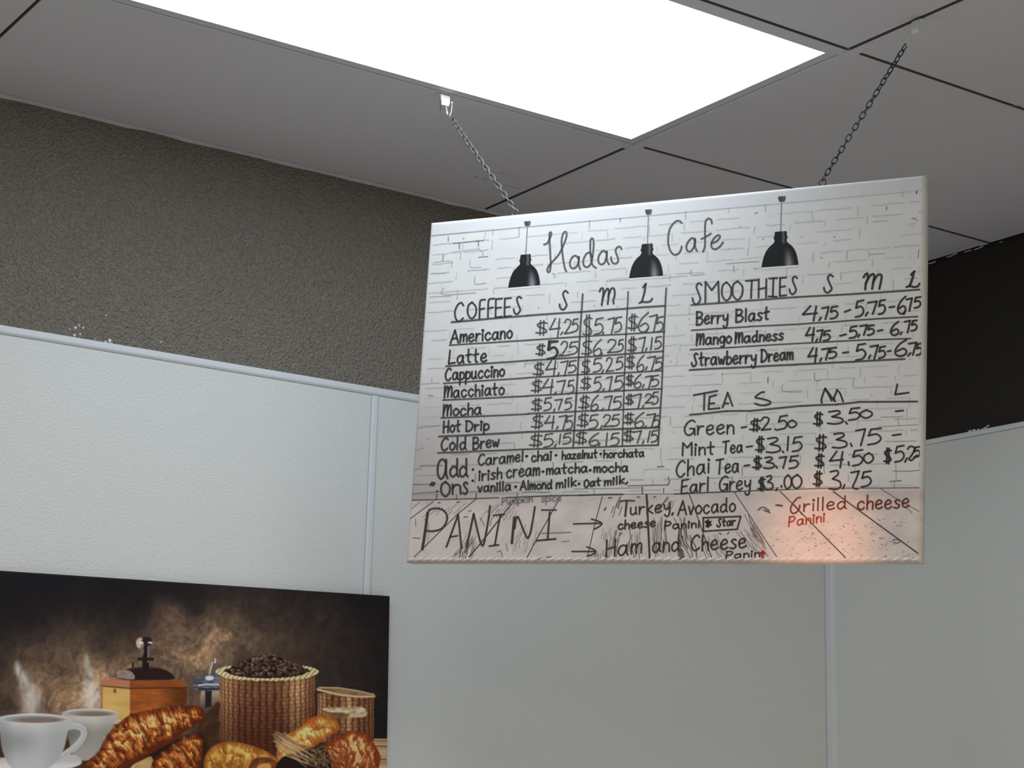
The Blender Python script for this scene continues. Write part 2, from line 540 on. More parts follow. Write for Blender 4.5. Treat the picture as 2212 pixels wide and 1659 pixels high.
# front face grid, wrapped over the four edges
nu, nv = 330, 236
e = 0.0042                                    # edge rounding
us = np.concatenate([[-BW / 2] * 2, [-BW / 2 + e * 0.29], np.linspace(-BW / 2 + e, BW / 2 - e, nu), [BW / 2 - e * 0.29], [BW / 2] * 2])
ws_u = np.concatenate([[-BT, -e, -e * 0.29], np.zeros(nu), [-e * 0.29, -e, -BT]])
vs_ = np.concatenate([[BH / 2] * 2, [BH / 2 - e * 0.29], np.linspace(BH / 2 - e, -BH / 2 + 0.013, nv - 14), np.linspace(-BH / 2 + 0.0122, -BH / 2 + e, 14), [-BH / 2 + e * 0.29], [-BH / 2] * 2])
ws_v = np.concatenate([[-BT, -e, -e * 0.29], np.zeros(nv), [-e * 0.29, -e, -BT]])
UU, VV = np.meshgrid(us, vs_)
WW = np.minimum(ws_u[None, :], ws_v[:, None])
# puckers along the lower fold (stapled canvas) and a little waviness along the top fold
edge_d = VV + BH / 2
puck = np.exp(-((edge_d - 0.0034) / 0.0034) ** 2) * (WW > -0.01)
WW = WW + puck * 0.0034 * np.maximum(0, np.sin((UU * 1.0 - edge_d * 1.4) * 2 * math.pi / 0.0155 + 1.2 * np.sin(UU * 23)))
top_d = BH / 2 - VV
WW = WW + np.exp(-(top_d / 0.004) ** 2) * 0.0009 * (fbm(UU * 90, VV * 30, 5) - 0.5) * (UU > 0.2)
Pb = BC + UU[..., None] * BU + VV[..., None] * BV + WW[..., None] * BN
hz = horizon(UU)
base = np.empty(UU.shape + (3,))
brick = np.array([0.73, 0.70, 0.655])
n1 = fbm(UU * 16, VV * 22, 3)
n2 = fbm(UU * 90, VV * 90, 8, 3)
base[:] = brick * (0.93 + 0.10 * n1 + 0.05 * n2)[..., None]
# brick area turns darker and purple-grey towards the lower left and its base
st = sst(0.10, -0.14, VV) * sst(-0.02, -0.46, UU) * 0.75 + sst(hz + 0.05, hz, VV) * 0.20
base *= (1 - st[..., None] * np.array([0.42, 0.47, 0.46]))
# printed white ceiling strip on top
strip = sst(BH / 2 - 0.0265, BH / 2 - 0.0245, VV + 0.007 * (UU - BW / 2 * 0) * 0)
base = base * (1 - strip[..., None]) + np.array([0.70, 0.685, 0.66]) * strip[..., None]
# printed boards
wood = sst(hz + 0.0008, hz - 0.0008, VV)
wn = fbm(UU * 30, VV * 60, 21)
wn2 = fbm((UU - (VV - hz) * 0.9) * 120, VV * 25, 31, 3)
wcol = np.array([0.70, 0.60, 0.55]) * (0.80 + 0.28 * wn + 0.14 * wn2)[..., None]
wcol *= (0.86 + 0.14 * sst(0, 0.03, hz - VV))[..., None]
base = base * (1 - wood[..., None]) + wcol * wood[..., None]
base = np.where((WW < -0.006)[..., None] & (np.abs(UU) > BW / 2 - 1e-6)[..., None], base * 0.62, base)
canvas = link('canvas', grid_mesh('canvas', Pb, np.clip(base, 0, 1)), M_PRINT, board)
# stretcher bars close the back
bm = bmesh.new()
fr = (BC, BU, BV, BN)
for lo, hi in (((-BW / 2 + .001, BH / 2 - .04, -BT), (BW / 2 - .001, BH / 2 - .001, -BT + .016)),
               ((-BW / 2 + .001, -BH / 2 + .001, -BT), (BW / 2 - .001, -BH / 2 + .04, -BT + .016)),
               ((-BW / 2 + .001, -BH / 2 + .041, -BT), (-BW / 2 + .04, BH / 2 - .041, -BT + .016)),
               ((BW / 2 - .04, -BH / 2 + .041, -BT), (BW / 2 - .001, BH / 2 - .041, -BT + .016))):
    add_box(bm, lo, hi, fr)
M_PINE = mat_plain('pine_stretcher', (0.55, 0.40, 0.24), 0.6, vary=0.1, vscale=20)
link('stretcher_frame', mesh_of(bm), M_PINE, board)

# ------------------------------------------------------------------ flat ink strokes on the canvas
class Ink:
    """collects flat marker strokes; points are photograph pixels carried to the canvas plane"""
    def __init__(self): self.V, self.F = [], []
    def poly(self, pts, lift=0.0004):
        b = len(self.V)
        for x, y in pts:
            u, v = buv(x, y)
            self.V.append(bpt(u, v, lift))
        self.F.append(tuple(range(b, b + len(pts))))
    def stroke(self, pts, w, lift=0.0004, sharp=False):
        """w: pixel width, a number or one per point"""
        pts = [np.asarray(p, float) for p in pts]
        if sharp and len(pts) > 2:
            for a, c in zip(pts, pts[1:]):
                self.stroke([a, c], w, lift)
            return
        keep = [pts[0]]
        for p in pts[1:]:
            if np.linalg.norm(p - keep[-1]) > 0.15:
                keep.append(p)
        if len(keep) == 1:
            keep.append(keep[0] + [0.3, 0.2])
        pts, n = keep, len(keep)
        ws = [(w[min(i * len(w) // n, len(w) - 1)] if hasattr(w, '__len__') else w) / 2 for i in range(n)]
        L, Rr = [], []
        for i in range(n):
            t = pts[min(i + 1, n - 1)] - pts[max(i - 1, 0)]
            t = t / (np.linalg.norm(t) + 1e-9)
            nn = np.array([-t[1], t[0]])
            L.append(pts[i] + nn * ws[i])
            Rr.append(pts[i] - nn * ws[i])
        t0 = pts[0] - pts[1]
        a0 = math.atan2(t0[1], t0[0])
        t1 = pts[-1] - pts[-2]
        a1 = math.atan2(t1[1], t1[0])
        c0 = [pts[0] + ws[0] * np.array([math.cos(a0 + d), math.sin(a0 + d)]) for d in (-0.9, -0.35, 0.35, 0.9)]
        c1 = [pts[-1] + ws[-1] * np.array([math.cos(a1 + d), math.sin(a1 + d)]) for d in (-0.9, -0.35, 0.35, 0.9)]
        b = len(self.V)
        allp = L + Rr + c0 + c1
        for x, y in allp:
            u, v = buv(x, y)
            u = min(max(u, -BW / 2 + 0.003), BW / 2 - 0.003)
            v = min(max(v, -BH / 2 + 0.0045), BH / 2 - 0.0045)
            self.V.append(bpt(u, v, lift))
        for i in range(n - 1):
            self.F.append((b + i, b + i + 1, b + n + i + 1, b + n + i))
        k = b + 2 * n
        self.F.append((b + n, k + 3, k + 2, k + 1, k, b)) if False else self.F.append((b, k, k + 1, k + 2, k + 3, b + n))
        self.F.append((b + 2 * n - 1, k + 4, k + 5, k + 6, k + 7, b + n - 1))
    def build(self, name, mat, label=None):
        return link(name, pydata(self.V, self.F, name), mat, board, label=label)

GLYPH = {
 'A': "/0,0 .33,1 .64,0|/.13,.35 .53,.38", 'B': "/.05,1 .05,0|.03,.97 .38,.95 .5,.76 .32,.56 .08,.53|.08,.53 .42,.48 .58,.27 .4,.04 .05,0",
 'C': ".55,.86 .42,1 .2,.88 .04,.5 .12,.13 .33,0 .54,.18", 'D': "/.06,1 .05,0|0,.98 .32,.93 .58,.6 .5,.2 .22,.0 .05,.01",
 'E': "/.5,1 .08,.96 .05,0 .5,.04|/.07,.48 .42,.53", 'F': ".52,1 .2,.97 .09,.85 .06,.4 .05,0|/.08,.48 .44,.54",
 'G': ".62,.9 .42,1 .14,.78 .02,.42 .12,.08 .36,.02 .54,.2 .58,.4|/.34,.44 .6,.44 .62,0", 'H': "/.05,1 .04,0|/.5,1 .48,0|/.05,.46 .5,.54",
 'I': "/.04,.98 .46,1|/.26,1 .22,0|/0,.02 .44,0", 'L': "/.1,1 .03,0 .5,.06", 'l1': "/.42,1 .38,.98 .08,.04", 
 'M': "/.06,1 .04,0|.05,.35 .2,.86 .31,.94 .36,.7 .34,.05|.35,.4 .5,.86 .62,.92 .66,.6 .64,.04",
 'N': "/.05,0 .05,1 .5,0 .52,1", 'O': ".28,1 .08,.8 .05,.3 .26,0 .48,.25 .5,.7 .28,1",
 'P': "/.08,1 .02,0|.05,.95 .35,.97 .5,.76 .34,.5 .06,.45",
 'S': ".52,.9 .36,1 .22,.82 .34,.5 .44,.22 .24,0 .06,.08 .0,.28", 'T': "/0,.95 .6,1|/.32,.98 .27,0", 'W': "/.05,0 .07,1 .32,.55 .6,1 .66,0",
 'V': "/.05,0 .06,1 .32,.6 .58,1 .62,0",
 'a': ".46,.5 .3,.6 .1,.48 .05,.18 .2,.0 .4,.16 .47,.5|/.47,.58 .47,.14 .55,.02", 'b': "/.06,1 .06,0|.06,.38 .24,.56 .46,.42 .44,.12 .22,0 .06,.1",
 'c': ".45,.48 .3,.6 .1,.46 .06,.2 .2,.01 .36,.02 .48,.14", 'd': ".45,.45 .28,.58 .07,.4 .07,.12 .22,0 .42,.16|/.46,1 .45,.12 .54,.01",
 'e': ".07,.28 .38,.36 .42,.52 .26,.62 .07,.42 .08,.12 .26,0 .48,.12", 'f': ".5,.9 .38,1 .26,.86 .2,.4 .12,-.05|/.02,.42 .44,.56",
 'g': ".45,.5 .28,.6 .07,.42 .1,.12 .28,.06 .44,.25 .46,.55|.46,.55 .45,-.1 .34,-.34 .18,-.28", 'h': "/.06,1 .05,0|.06,.35 .22,.56 .4,.5 .42,.3 .43,0",
 'i': "/.08,.58 .08,0|/.07,.84 .11,.79 .08,.78", 'k': "/.06,1 .06,0|/.42,.6 .08,.28 .44,0", 'l': "/.08,1 .08,0",
 'm': "/.05,.6 .05,0|.05,.35 .18,.58 .3,.5 .31,.02|.31,.35 .45,.58 .57,.5 .58,0", 'n': "/.05,.6 .05,0|.05,.35 .2,.58 .38,.5 .4,.3 .41,0",
 'o': ".26,.6 .07,.42 .07,.15 .25,0 .45,.18 .44,.45 .26,.6", 'p': "/.05,.6 .04,-.4|.05,.4 .22,.6 .43,.45 .42,.15 .22,.02 .05,.12",
 'r': "/.05,.6 .06,0|.06,.32 .2,.54 .38,.55", 's': ".4,.52 .25,.6 .1,.48 .22,.32 .38,.18 .25,0 .03,.05", 't': ".2,.98 .19,.3 .22,.06 .34,.03|/.02,.56 .42,.62",
 'u': ".05,.58 .05,.15 .2,0 .38,.15|/.4,.58 .4,.1 .48,.02", 'v': "/.03,.58 .2,0 .4,.58", 'w': ".03,.55 .1,.15 .17,.05 .3,.42 .4,.05 .48,.08 .58,.58",
 'y': ".05,.58 .1,.25 .25,.2 .42,.35|.45,.6 .43,0 .36,-.32 .2,-.38 .08,-.22", 'z': "/.05,.56 .42,.58 .05,.03 .46,.03",
 '0': ".3,1 .06,.7 .06,.28 .26,0 .5,.3 .5,.72 .3,1", '1': "/.12,1 .1,0", '2': ".05,.78 .2,1 .44,.9 .4,.6 .2,.25 .05,.02|/.05,.02 .56,.1",
 '3': ".05,.92 .35,.99 .4,.8 .15,.55|.15,.55 .46,.42 .5,.14 .27,.0 .0,.04", '4': "/.3,1 .02,.42 .54,.5|/.52,.98 .42,0",
 '5': "/.5,1 .16,.93 .08,.55|.08,.55 .36,.64 .5,.38 .36,.1 .05,.0", '6': ".48,1 .22,.72 .06,.32 .14,.04 .36,.04 .48,.26 .36,.46 .12,.3",
 '7': "/.0,.9 .5,1|.5,1 .38,.5 .26,0", '$': ".52,.84 .3,.86 .1,.75 .14,.58 .4,.44 .5,.24 .3,.14 .02,.17|/.24,1 .2,.02|/.38,1 .35,0",
 '2b': ".05,.8 .2,1 .44,.9 .36,.5 .14,.1 .3,.0 .6,.35", '7z': "/.0,.92 .62,1|.6,1 .35,.5 .14,.15 .26,.03 .5,.0",
 'd2': ".42,.42 .28,.55 .07,.4 .07,.14 .22,.02 .4,.14|.42,.2 .4,.8 .45,1 .52,.9 .48,.4 .5,.12 .62,-.02",
 'S2': ".5,.82 .36,1 .06,.72|.06,.72 .5,.42 .48,.16 .25,.0 .02,.14", '5b': "/.5,.97 .1,.98 .08,.5|/.14,.98 .13,.52|.08,.5 .36,.66 .52,.38 .4,.08 .05,.02",
 ',': "/.13,.13 .02,-.12", '.': "/.05,.05 .07,.0", '-': "/.02,.34 .42,.38", '·': "/.05,.3 .1,.32 .07,.26",
}
WIDTH = {' ': 0.42, 'i': 0.14, 'l': 0.14, '1': 0.18, ',': 0.16, '.': 0.14, '·': 0.18, '-': 0.44}
def parse(g):
    out = []
    for s in GLYPH[g].split('|'):
        sharp = s.startswith('/')
        pts = [tuple(float(q) for q in p.split(',')) for p in s.lstrip('/').split()]
        out.append((pts, sharp))
    return out
PARSED = {g: parse(g) for g in GLYPH}
def gw(g): return WIDTH.get(g, max(p[0] for s, _ in PARSED[g] for p in s) if g in PARSED else 0.4)

# close-up frames: x0, y0, zoom of each close-up the coordinates were read in
K = {'c': (920, 640, 7.373), 'p': (1140, 610, 7.135), 'q': (1140, 800, 7.135), 'd': (920, 840, 7.373), 's': (1480, 580, 7.214), 't': (1720, 570, 7.214),
     'e': (1440, 820, 6.38), 'f': (1730, 820, 6.382), 'a': (870, 960, 5.926), 'm': (1000, 960, 4.608), 'n': (880, 1060, 4.916), 'u': (1300, 1050, 5.53),
     'g': (1640, 1040, 5.98), 'h': (1150, 470, 5.144), 'b': (860, 360, 3.687), 'r': (1430, 360, 3.687), 'x': (860, 800, 3.687), 'y': (1430, 800, 3.687), 'o': (0, 0, 1.0)}
def kx(k, x, y): return np.array([K[k][0] + x / K[k][2], K[k][1] + y / K[k][2]])

def glyph(ink, g, org, ex, ey, w, jit=0.012):
    for pts, sharp in PARSED[g]:
        q = [org + ex * (p[0] + rnd.uniform(-jit, jit)) + ey * (p[1] + rnd.uniform(-jit, jit)) for p in pts]
        dot = len(q) == 3 and max(np.linalg.norm(a - q[0]) for a in q) < 3
        if not sharp and len(q) > 2:
            q = catmull(q, 6)
        ink.stroke(q, w * (1.25 if dot else 1.0), sharp=sharp)

def word(ink, k, text, p0, p1, cap, w=3.8, lean=0.03, gapw=0.13):
    """text from p0 to p1 along its baseline, cap = capital height in the close-up"""
    a, b = kx(k, *p0), kx(k, *p1)
    cap = cap / K[k][2]
    toks = list(text) if isinstance(text, str) else text
    tot = sum(gw(t) for t in toks) + gapw * (len(toks) - 1)
    ex = (b - a) / tot
    ey = np.array([lean * cap, -cap])
    x = 0.0
    for t in toks:
        if t != ' ':
            glyph(ink, t, a + ex * x + ey * rnd.uniform(-.02, .02), ex, ey, w)
        x += gw(t) + gapw

def boxes(ink, k, toks, bx, w=3.8):
    """each glyph fitted into its own box x0, x1, top, bottom"""
    for t, (x0, x1, y0, y1) in zip(toks, bx):
        s = PARSED[t]
        xs_ = [p[0] for q, _ in s for p in q]
        ys_ = [p[1] for q, _ in s for p in q]
        dx, dy = max(xs_) - min(xs_) or 0.1, max(ys_) - min(ys_) or 0.1
        sx, sy = (x1 - x0) / dx / K[k][2], (y1 - y0) / dy / K[k][2]
        org = kx(k, x0, y1) - np.array([min(xs_) * sx, -min(ys_) * sy])
        glyph(ink, t, org, np.array([sx, 0.0]), np.array([0, -sy]), w, jit=0.008)

def line(ink, runs, w):
    pts = [kx(k, x, y) for k, x, y in runs]
    for a, b in zip(pts, pts[1:]):
        n = max(2, int(np.linalg.norm(b - a) / 40))
        ink.stroke([a + (b - a) * i / n + np.array([0, rnd.uniform(-.35, .35)]) for i in range(n + 1)], w)

def curve(ink, k, pts, w, sharp=False):
    q = [kx(k, *p) for p in pts]
    ink.stroke(q if sharp or len(q) < 3 else catmull(q, 7), w, sharp=sharp)

def entry(name, mat, fn, label=None):
    ink = Ink()
    fn(ink)
    return ink.build(name, mat, label)
# ------------------------------------------------------------------ the writing
def t(name, k, text, p0, p1, cap, w=3.8, mat=None, **kw):
    return entry(name, mat or M_INK, lambda i: word(i, k, text, p0, p1, cap, w, **kw))
def tb(name, k, toks, bx, w=3.8, mat=None):
    return entry(name, mat or M_INK, lambda i: boxes(i, k, toks, bx, w))

# title
def title_a(i):
    curve(i, 'h', [(130, 300), (165, 285), (190, 240), (212, 185), (203, 162), (190, 185), (192, 280), (200, 420), (205, 520), (195, 590), (178, 607), (165, 585), (180, 545), (215, 500), (290, 415), (340, 320), (378, 215), (378, 165), (358, 160), (335, 200), (325, 280), (335, 400), (350, 510), (365, 570), (378, 598)], 4.0)
    curve(i, 'h', [(515, 460), (485, 425), (450, 435), (420, 490), (425, 545), (455, 565), (490, 545), (515, 490), (518, 435)], 4.0)
    curve(i, 'h', [(518, 435), (515, 520), (532, 575)], 4.0)
    curve(i, 'h', [(665, 440), (635, 390), (595, 410), (565, 480), (575, 535), (610, 550), (645, 520), (665, 460), (680, 330), (680, 250), (662, 232), (645, 260), (645, 380), (660, 500), (685, 545), (708, 558)], 4.0)
    curve(i, 'h', [(825, 400), (800, 370), (765, 385), (735, 440), (738, 500), (770, 520), (805, 495), (825, 430), (828, 378)], 4.0)
    curve(i, 'h', [(828, 378), (828, 470), (852, 520)], 4.0)
    curve(i, 'h', [(992, 350), (975, 325), (945, 330), (925, 370), (945, 430), (955, 475), (935, 508), (900, 508), (880, 480), (875, 440)], 4.0)
def title_b(i):
    curve(i, 'h', [(1658, 60), (1635, 38), (1590, 45), (1530, 120), (1508, 240), (1525, 350), (1570, 410), (1620, 402), (1650, 360), (1660, 320)], 4.0)
    curve(i, 'h', [(1805, 270), (1790, 230), (1755, 240), (1715, 300), (1715, 355), (1745, 378), (1785, 345), (1808, 275), (1808, 235)], 4.0)
    curve(i, 'h', [(1808, 235), (1808, 320), (1830, 372)], 4.0)
    curve(i, 'h', [(1995, 65), (1985, 25), (1955, 12), (1925, 45), (1918, 140), (1920, 240), (1915, 330), (1895, 380)], 4.0)
    curve(i, 'h', [(1878, 238), (1920, 218), (1985, 178)], 3.6)
    curve(i, 'h', [(1990, 285), (2045, 265), (2085, 215), (2065, 195), (2020, 230), (1988, 290), (2000, 340), (2040, 350), (2085, 320), (2118, 275)], 4.0)
entry('title_lettering', M_INKGREY, title_a)
entry('title_lettering', M_INKGREY, title_b)

# coffee block
tb('heading_lettering', 'c', list('COFFEES'), [(462, 598, 105, 400), (670, 797, 95, 355), (855, 945, 55, 355), (990, 1088, 35, 345), (1110, 1215, 35, 335), (1250, 1355, 25, 325), (1398, 1522, 5, 285)], 4.0)
tb('heading_lettering', 'p', ['S'], [(490, 620, 130, 420)], 4.0)
def head_m(i):
    curve(i, 'p', [(1108, 140), (1130, 98), (1160, 95), (1165, 180), (1140, 350)], 4.2)
    curve(i, 'p', [(1150, 270), (1185, 160), (1225, 100), (1248, 120), (1245, 230), (1232, 335)], 4.2)
    curve(i, 'p', [(1240, 220), (1270, 130), (1305, 88), (1335, 110), (1340, 200), (1320, 270), (1325, 325)], 4.2)
entry('heading_lettering', M_INK, head_m)
def head_l(i):
    curve(i, 'p', [(1822, 20), (1778, 78)], 4.4)
    curve(i, 'p', [(1818, 30), (1800, 150), (1758, 300)], 4.2)
    curve(i, 'p', [(1722, 318), (1770, 300), (1830, 305), (1890, 290), (1920, 250)], 4.2)
entry('heading_lettering', M_INK, head_l)

RULES = [
 ([('c', 410, 412), ('p', 0, 510), ('p', 800, 455), ('p', 2112, 360)], 4.0),
 ([('c', 378, 780), ('p', 0, 890), ('p', 800, 836), ('p', 2110, 760)], 3.2),
 ([('c', 320, 1113), ('p', 0, 1205), ('p', 800, 1155), ('p', 2090, 1060)], 3.6),
 ([('c', 283, 1386), ('p', 0, 1470), ('p', 770, 1425), ('p', 2065, 1362)], 3.2),
 ([('c', 272, 1655), ('q', 0, 395), ('q', 750, 350), ('q', 1480, 312), ('q', 2070, 284)], 3.4),
 ([('d', 245, 466), ('d', 1630, 402), ('q', 0, 670), ('q', 740, 635), ('q', 2040, 578)], 3.2),
 ([('d', 210, 760), ('q', 0, 950), ('q', 730, 927), ('q', 2030, 880)], 4.2),
 ([('d', 190, 1020), ('q', 0, 1216), ('q', 780, 1192), ('q', 2008, 1150)], 3.6),
 ([('p', 848, 182), ('p', 802, 840), ('q', 770, 60), ('q', 700, 1190)], 4.0),
 ([('p', 1549, 142), ('p', 1515, 810), ('q', 1492, 60), ('q', 1458, 1165)], 3.2),
 ([('p', 2135, 88), ('p', 2100, 765), ('q', 2065, 300), ('q', 2010, 1152)], 3.6),
 ([('s', 100, 570), ('s', 1000, 500), ('t', 0, 518), ('t', 640, 484), ('t', 1922, 402)], 3.8),
 ([('s', 100, 962), ('s', 1000, 905), ('t', 0, 942), ('t', 900, 880), ('t', 1890, 820)], 3.2),
 ([('s', 80, 1268), ('s', 1000, 1212), ('t', 0, 1240), ('t', 1000, 1190), ('t', 1785, 1160)], 3.0),
 ([('s', 70, 1580), ('s', 1000, 1535), ('t', 0, 1568), ('t', 900, 1525), ('t', 1690, 1482)], 4.0),
 ([('e', 320, 486), ('e', 830, 434), ('e', 1150, 432), ('f', 0, 362), ('f', 500, 342), ('f', 800, 308), ('f', 1606, 300)], 4.0),
]
for runs, w in RULES:
    entry('ruled_line', M_INKGREY, lambda i: line(i, runs, w))

for k, words in (('c', [('Americano', (395, 748), (1370, 665), 200)]), ('c', [('Latte', (360, 1078), (965, 1040), 210)]),
                 ('c', [('Cappuccino', (305, 1345), (1245, 1275), 195)]), ('c', [('Macchiato', (288, 1622), (1240, 1565), 190)]),
                 ('d', [('Mocha', (272, 440), (878, 405), 185)]), ('d', [('Hot', (275, 700), (545, 680), 180), ('Drip', (635, 675), (998, 655), 165)]),
                 ('d', [('Cold', (240, 985), (640, 965), 200), ('Brew', (745, 965), (1160, 915), 190)])):
    def f(i, k=k, words=words):
        for tx, a, b, c in words:
            word(i, k, tx, a, b, c, 4.2)
    entry('item_lettering', M_INK, f)

PRICES = [('p', '$4,25', [(125, 300, 590, 812), (340, 500, 555, 850), (512, 540, 765, 805), (570, 690, 570, 790), (688, 776, 560, 765)]),
 ('p', '$5,75', [(852, 990, 500, 860), (1030, 1160, 548, 800), (1152, 1172, 770, 805), (1240, 1340, 545, 795), (1345, 1446, 530, 770)]),
 ('p', '$6,75', [(1545, 1690, 490, 745), (1710, 1860, 465, 755), (1828, 1850, 715, 760), (1880, 1995, 500, 765), (1985, 2088, 525, 765)]),
 ('p', '$B,25', [(130, 268, 950, 1132), (305, 460, 908, 1180), (480, 500, 1110, 1145), (515, 640, 910, 1135), (640, 768, 912, 1115)]),
 ('p', '$6,25', [(838, 985, 870, 1140), (1015, 1135, 880, 1125), (1125, 1148, 1092, 1125), (1235, 1390, 880, 1085), (1395, 1472, 880, 1065)]),
 ('p', '$7,15', [(1540, 1675, 840, 1085), (1708, 1812, 845, 1080), (1815, 1838, 1012, 1052), (1888, 1915, 850, 1040), (1960, 2056, 835, 1028)]),
 ('p', '$4,75', [(88, 248, 1230, 1450), (278, 435, 1205, 1450), (458, 482, 1395, 1445), (512, 622, 1210, 1440), (628, 745, 1205, 1395)]),
 ('p', '$5,25', [(828, 958, 1180, 1420), (1010, 1138, 1165, 1385), (1140, 1168, 1350, 1400), (1212, 1322, 1160, 1375), (1365, 1465, 1145, 1345)]),
 ('p', '$6,75', [(1515, 1648, 1120, 1335), (1685, 1790, 1125, 1370), (1818, 1842, 1300, 1350), (1845, 1970, 1140, 1360), (1970, 2070, 1155, 1350)]),
 ('q', '$4,75', [(58, 215, 140, 345), (232, 390, 135, 370), (412, 436, 335, 375), (455, 580, 155, 370), (618, 712, 150, 365)]),
 ('q', '$5,75', [(812, 970, 100, 300), (1020, 1130, 95, 330), (1155, 1178, 280, 325), (1212, 1300, 95, 325), (1340, 1468, 80, 300)]),
 ('q', '$6,75', [(1510, 1625, 65, 245), (1640, 1745, 62, 268), (1770, 1790, 220, 265), (1815, 1912, 85, 280), (1912, 2018, 75, 250)]),
 ('q', '$5,75', [(58, 215, 430, 630), (252, 365, 420, 622), (400, 416, 595, 640), (420, 530, 445, 605), (575, 675, 425, 608)]),
 ('q', '$6,75', [(790, 948, 385, 605), (975, 1085, 385, 620), (1140, 1165, 585, 620), (1185, 1300, 395, 610), (1320, 1442, 400, 605)]),
 ('q', '$7,25', [(1500, 1632, 370, 535), (1645, 1750, 365, 590), (1770, 1790, 535, 570), (1815, 1930, 365, 505), (1920, 2010, 330, 525)]),
 ('q', '$4,75', [(62, 232, 675, 905), (262, 408, 700, 900), (442, 466, 865, 905), (485, 600, 695, 915), (590, 690, 700, 915)]),
 ('q', '$5,25', [(765, 935, 660, 880), (950, 1082, 680, 905), (1125, 1146, 850, 895), (1170, 1300, 685, 870), (1300, 1410, 680, 865)]),
 ('q', '$6,75', [(1480, 1632, 655, 835), (1650, 1788, 650, 880), (1805, 1825, 855, 890), (1838, 1970, 670, 880), (1940, 2026, 695, 880)]),
 ('q', '$5,15', [(28, 220, 975, 1185), (248, 388, 975, 1185), (412, 440, 1135, 1185), (485, 505, 985, 1135), (545, 668, 965, 1135)]),
 ('q', '$6,15', [(728, 908, 935, 1145), (950, 1090, 965, 1155), (1092, 1115, 1125, 1165), (1205, 1225, 970, 1160), (1280, 1408, 965, 1165)]),
 ('q', '$7,15', [(1470, 1628, 920, 1105), (1625, 1752, 935, 1120), (1768, 1788, 1085, 1130), (1850, 1880, 935, 1105), (1905, 2000, 925, 1108)])]
for k, tx, bx in PRICES:
    def f(i, k=k, tx=tx, bx=bx):
        for ch, b in zip(tx, bx):
            if ch == 'B':
                boxes(i, k, ['5'], [b], 5.0)
                boxes(i, k, ['5b'], [(b[0] + 6, b[1], b[2], b[3])], 5.0)
            else:
                boxes(i, k, [ch], [b], 3.3 if ch != '$' else 3.4)
    entry('price_lettering', M_INKGREY, f)

# add ons
def addons_a(i):
    boxes(i, 'a', ['a', 'd', 'd'], [(448, 578, 190, 440), (612, 715, 185, 415), (735, 832, 185, 415)], 4.6)
    for x, y in ((900, 322), (897, 465)):
        boxes(i, 'a', ['·'], [(x - 5, x + 5, y - 5, y + 5)], 3.4)
entry('heading_lettering', M_INK, addons_a)
tb('heading_lettering', 'a', ['O', 'n', 's'], [(495, 600, 478, 665), (640, 742, 512, 635), (772, 830, 482, 632)], 4.6)
def blob(i):
    i.stroke(catmull([kx('a', 355, 518), kx('a', 380, 508), kx('a', 405, 498)], 4), [5, 9, 10, 9, 6])
    i.stroke([kx('a', 437, 604), kx('a', 445, 600)], 4)
entry('ink_blot', M_INK, blob)
t('item_lettering', 'm', 'Caramel', (150, 212), (600, 165), 108, 4.0)
for x, y in ((635, 118), (927, 108), (1372, 96), (797, 272), (1266, 258), (525, 422), (1156, 394)):
    tb('separator_dot', 'm', ['·'], [(x - 4, x + 4, y - 4, y + 4)], 3.8)
t('item_lettering', 'm', 'chai', (680, 172), (880, 155), 98, 4.0)
t('item_lettering', 'm', 'hazelnut', (985, 150), (1335, 132), 82, 3.8)
t('item_lettering', 'm', 'horchata', (1400, 135), (1800, 120), 78, 3.8)
t('item_lettering', 'm', 'irish', (155, 362), (385, 338), 108, 4.0)
t('item_lettering', 'm', 'cream', (430, 332), (760, 308), 125, 4.0)
t('item_lettering', 'm', 'matcha', (830, 300), (1235, 276), 95, 4.0)
t('item_lettering', 'm', 'mocha', (1300, 278), (1640, 272), 92, 4.0)
t('item_lettering', 'm', 'vanilla', (148, 475), (475, 458), 92, 4.0)
t('item_lettering', 'm', 'Almond', (570, 455), (885, 438), 88, 4.0)
t('item_lettering', 'm', 'milk', (925, 440), (1125, 412), 88, 4.0)
t('item_lettering', 'm', 'Oat', (1205, 432), (1365, 406), 76, 4.0)
t('item_lettering', 'm', 'milk,', (1405, 412), (1640, 384), 78, 4.0)
t('rubbed_out_lettering', 'm', 'Pumpkin', (388, 600), (690, 570), 66, 3.0, M_FAINT)
t('rubbed_out_lettering', 'm', 'spice', (780, 572), (975, 562), 74, 2.6, M_FAINT)

# smoothies
tb('heading_lettering', 's', ['S', 'V', 'O', 'O', 'T', 'H', 'I', 'E', 'S'], [(115, 260, 225, 555), (315, 530, 205, 535), (575, 715, 212, 500), (742, 892, 197, 490), (945, 1120, 180, 465), (1145, 1265, 165, 455), (1298, 1435, 150, 440), (1475, 1575, 138, 430), (1625, 1745, 122, 400)], 4.0)
tb('heading_lettering', 't', ['S'], [(430, 572, 170, 450)], 4.0)
def head_m2(i):
    curve(i, 't', [(1048, 212), (1080, 165), (1110, 152), (1115, 220), (1085, 310), (1075, 400)], 4.8)
    curve(i, 't', [(1080, 310), (1140, 200), (1195, 158), (1215, 190), (1200, 290), (1182, 390)], 4.8)
    curve(i, 't', [(1195, 290), (1255, 190), (1310, 165), (1330, 200), (1315, 300), (1295, 388)], 4.8)
entry('heading_lettering', M_INK, head_m2)
def head_l2(i):
    curve(i, 't', [(1845, 118), (1790, 168)], 5.2)
    curve(i, 't', [(1830, 130), (1810, 230), (1765, 350)], 5.2)
    curve(i, 't', [(1718, 362), (1770, 345), (1840, 362), (1895, 348), (1920, 308)], 4.6)
entry('heading_lettering', M_INK, head_l2)
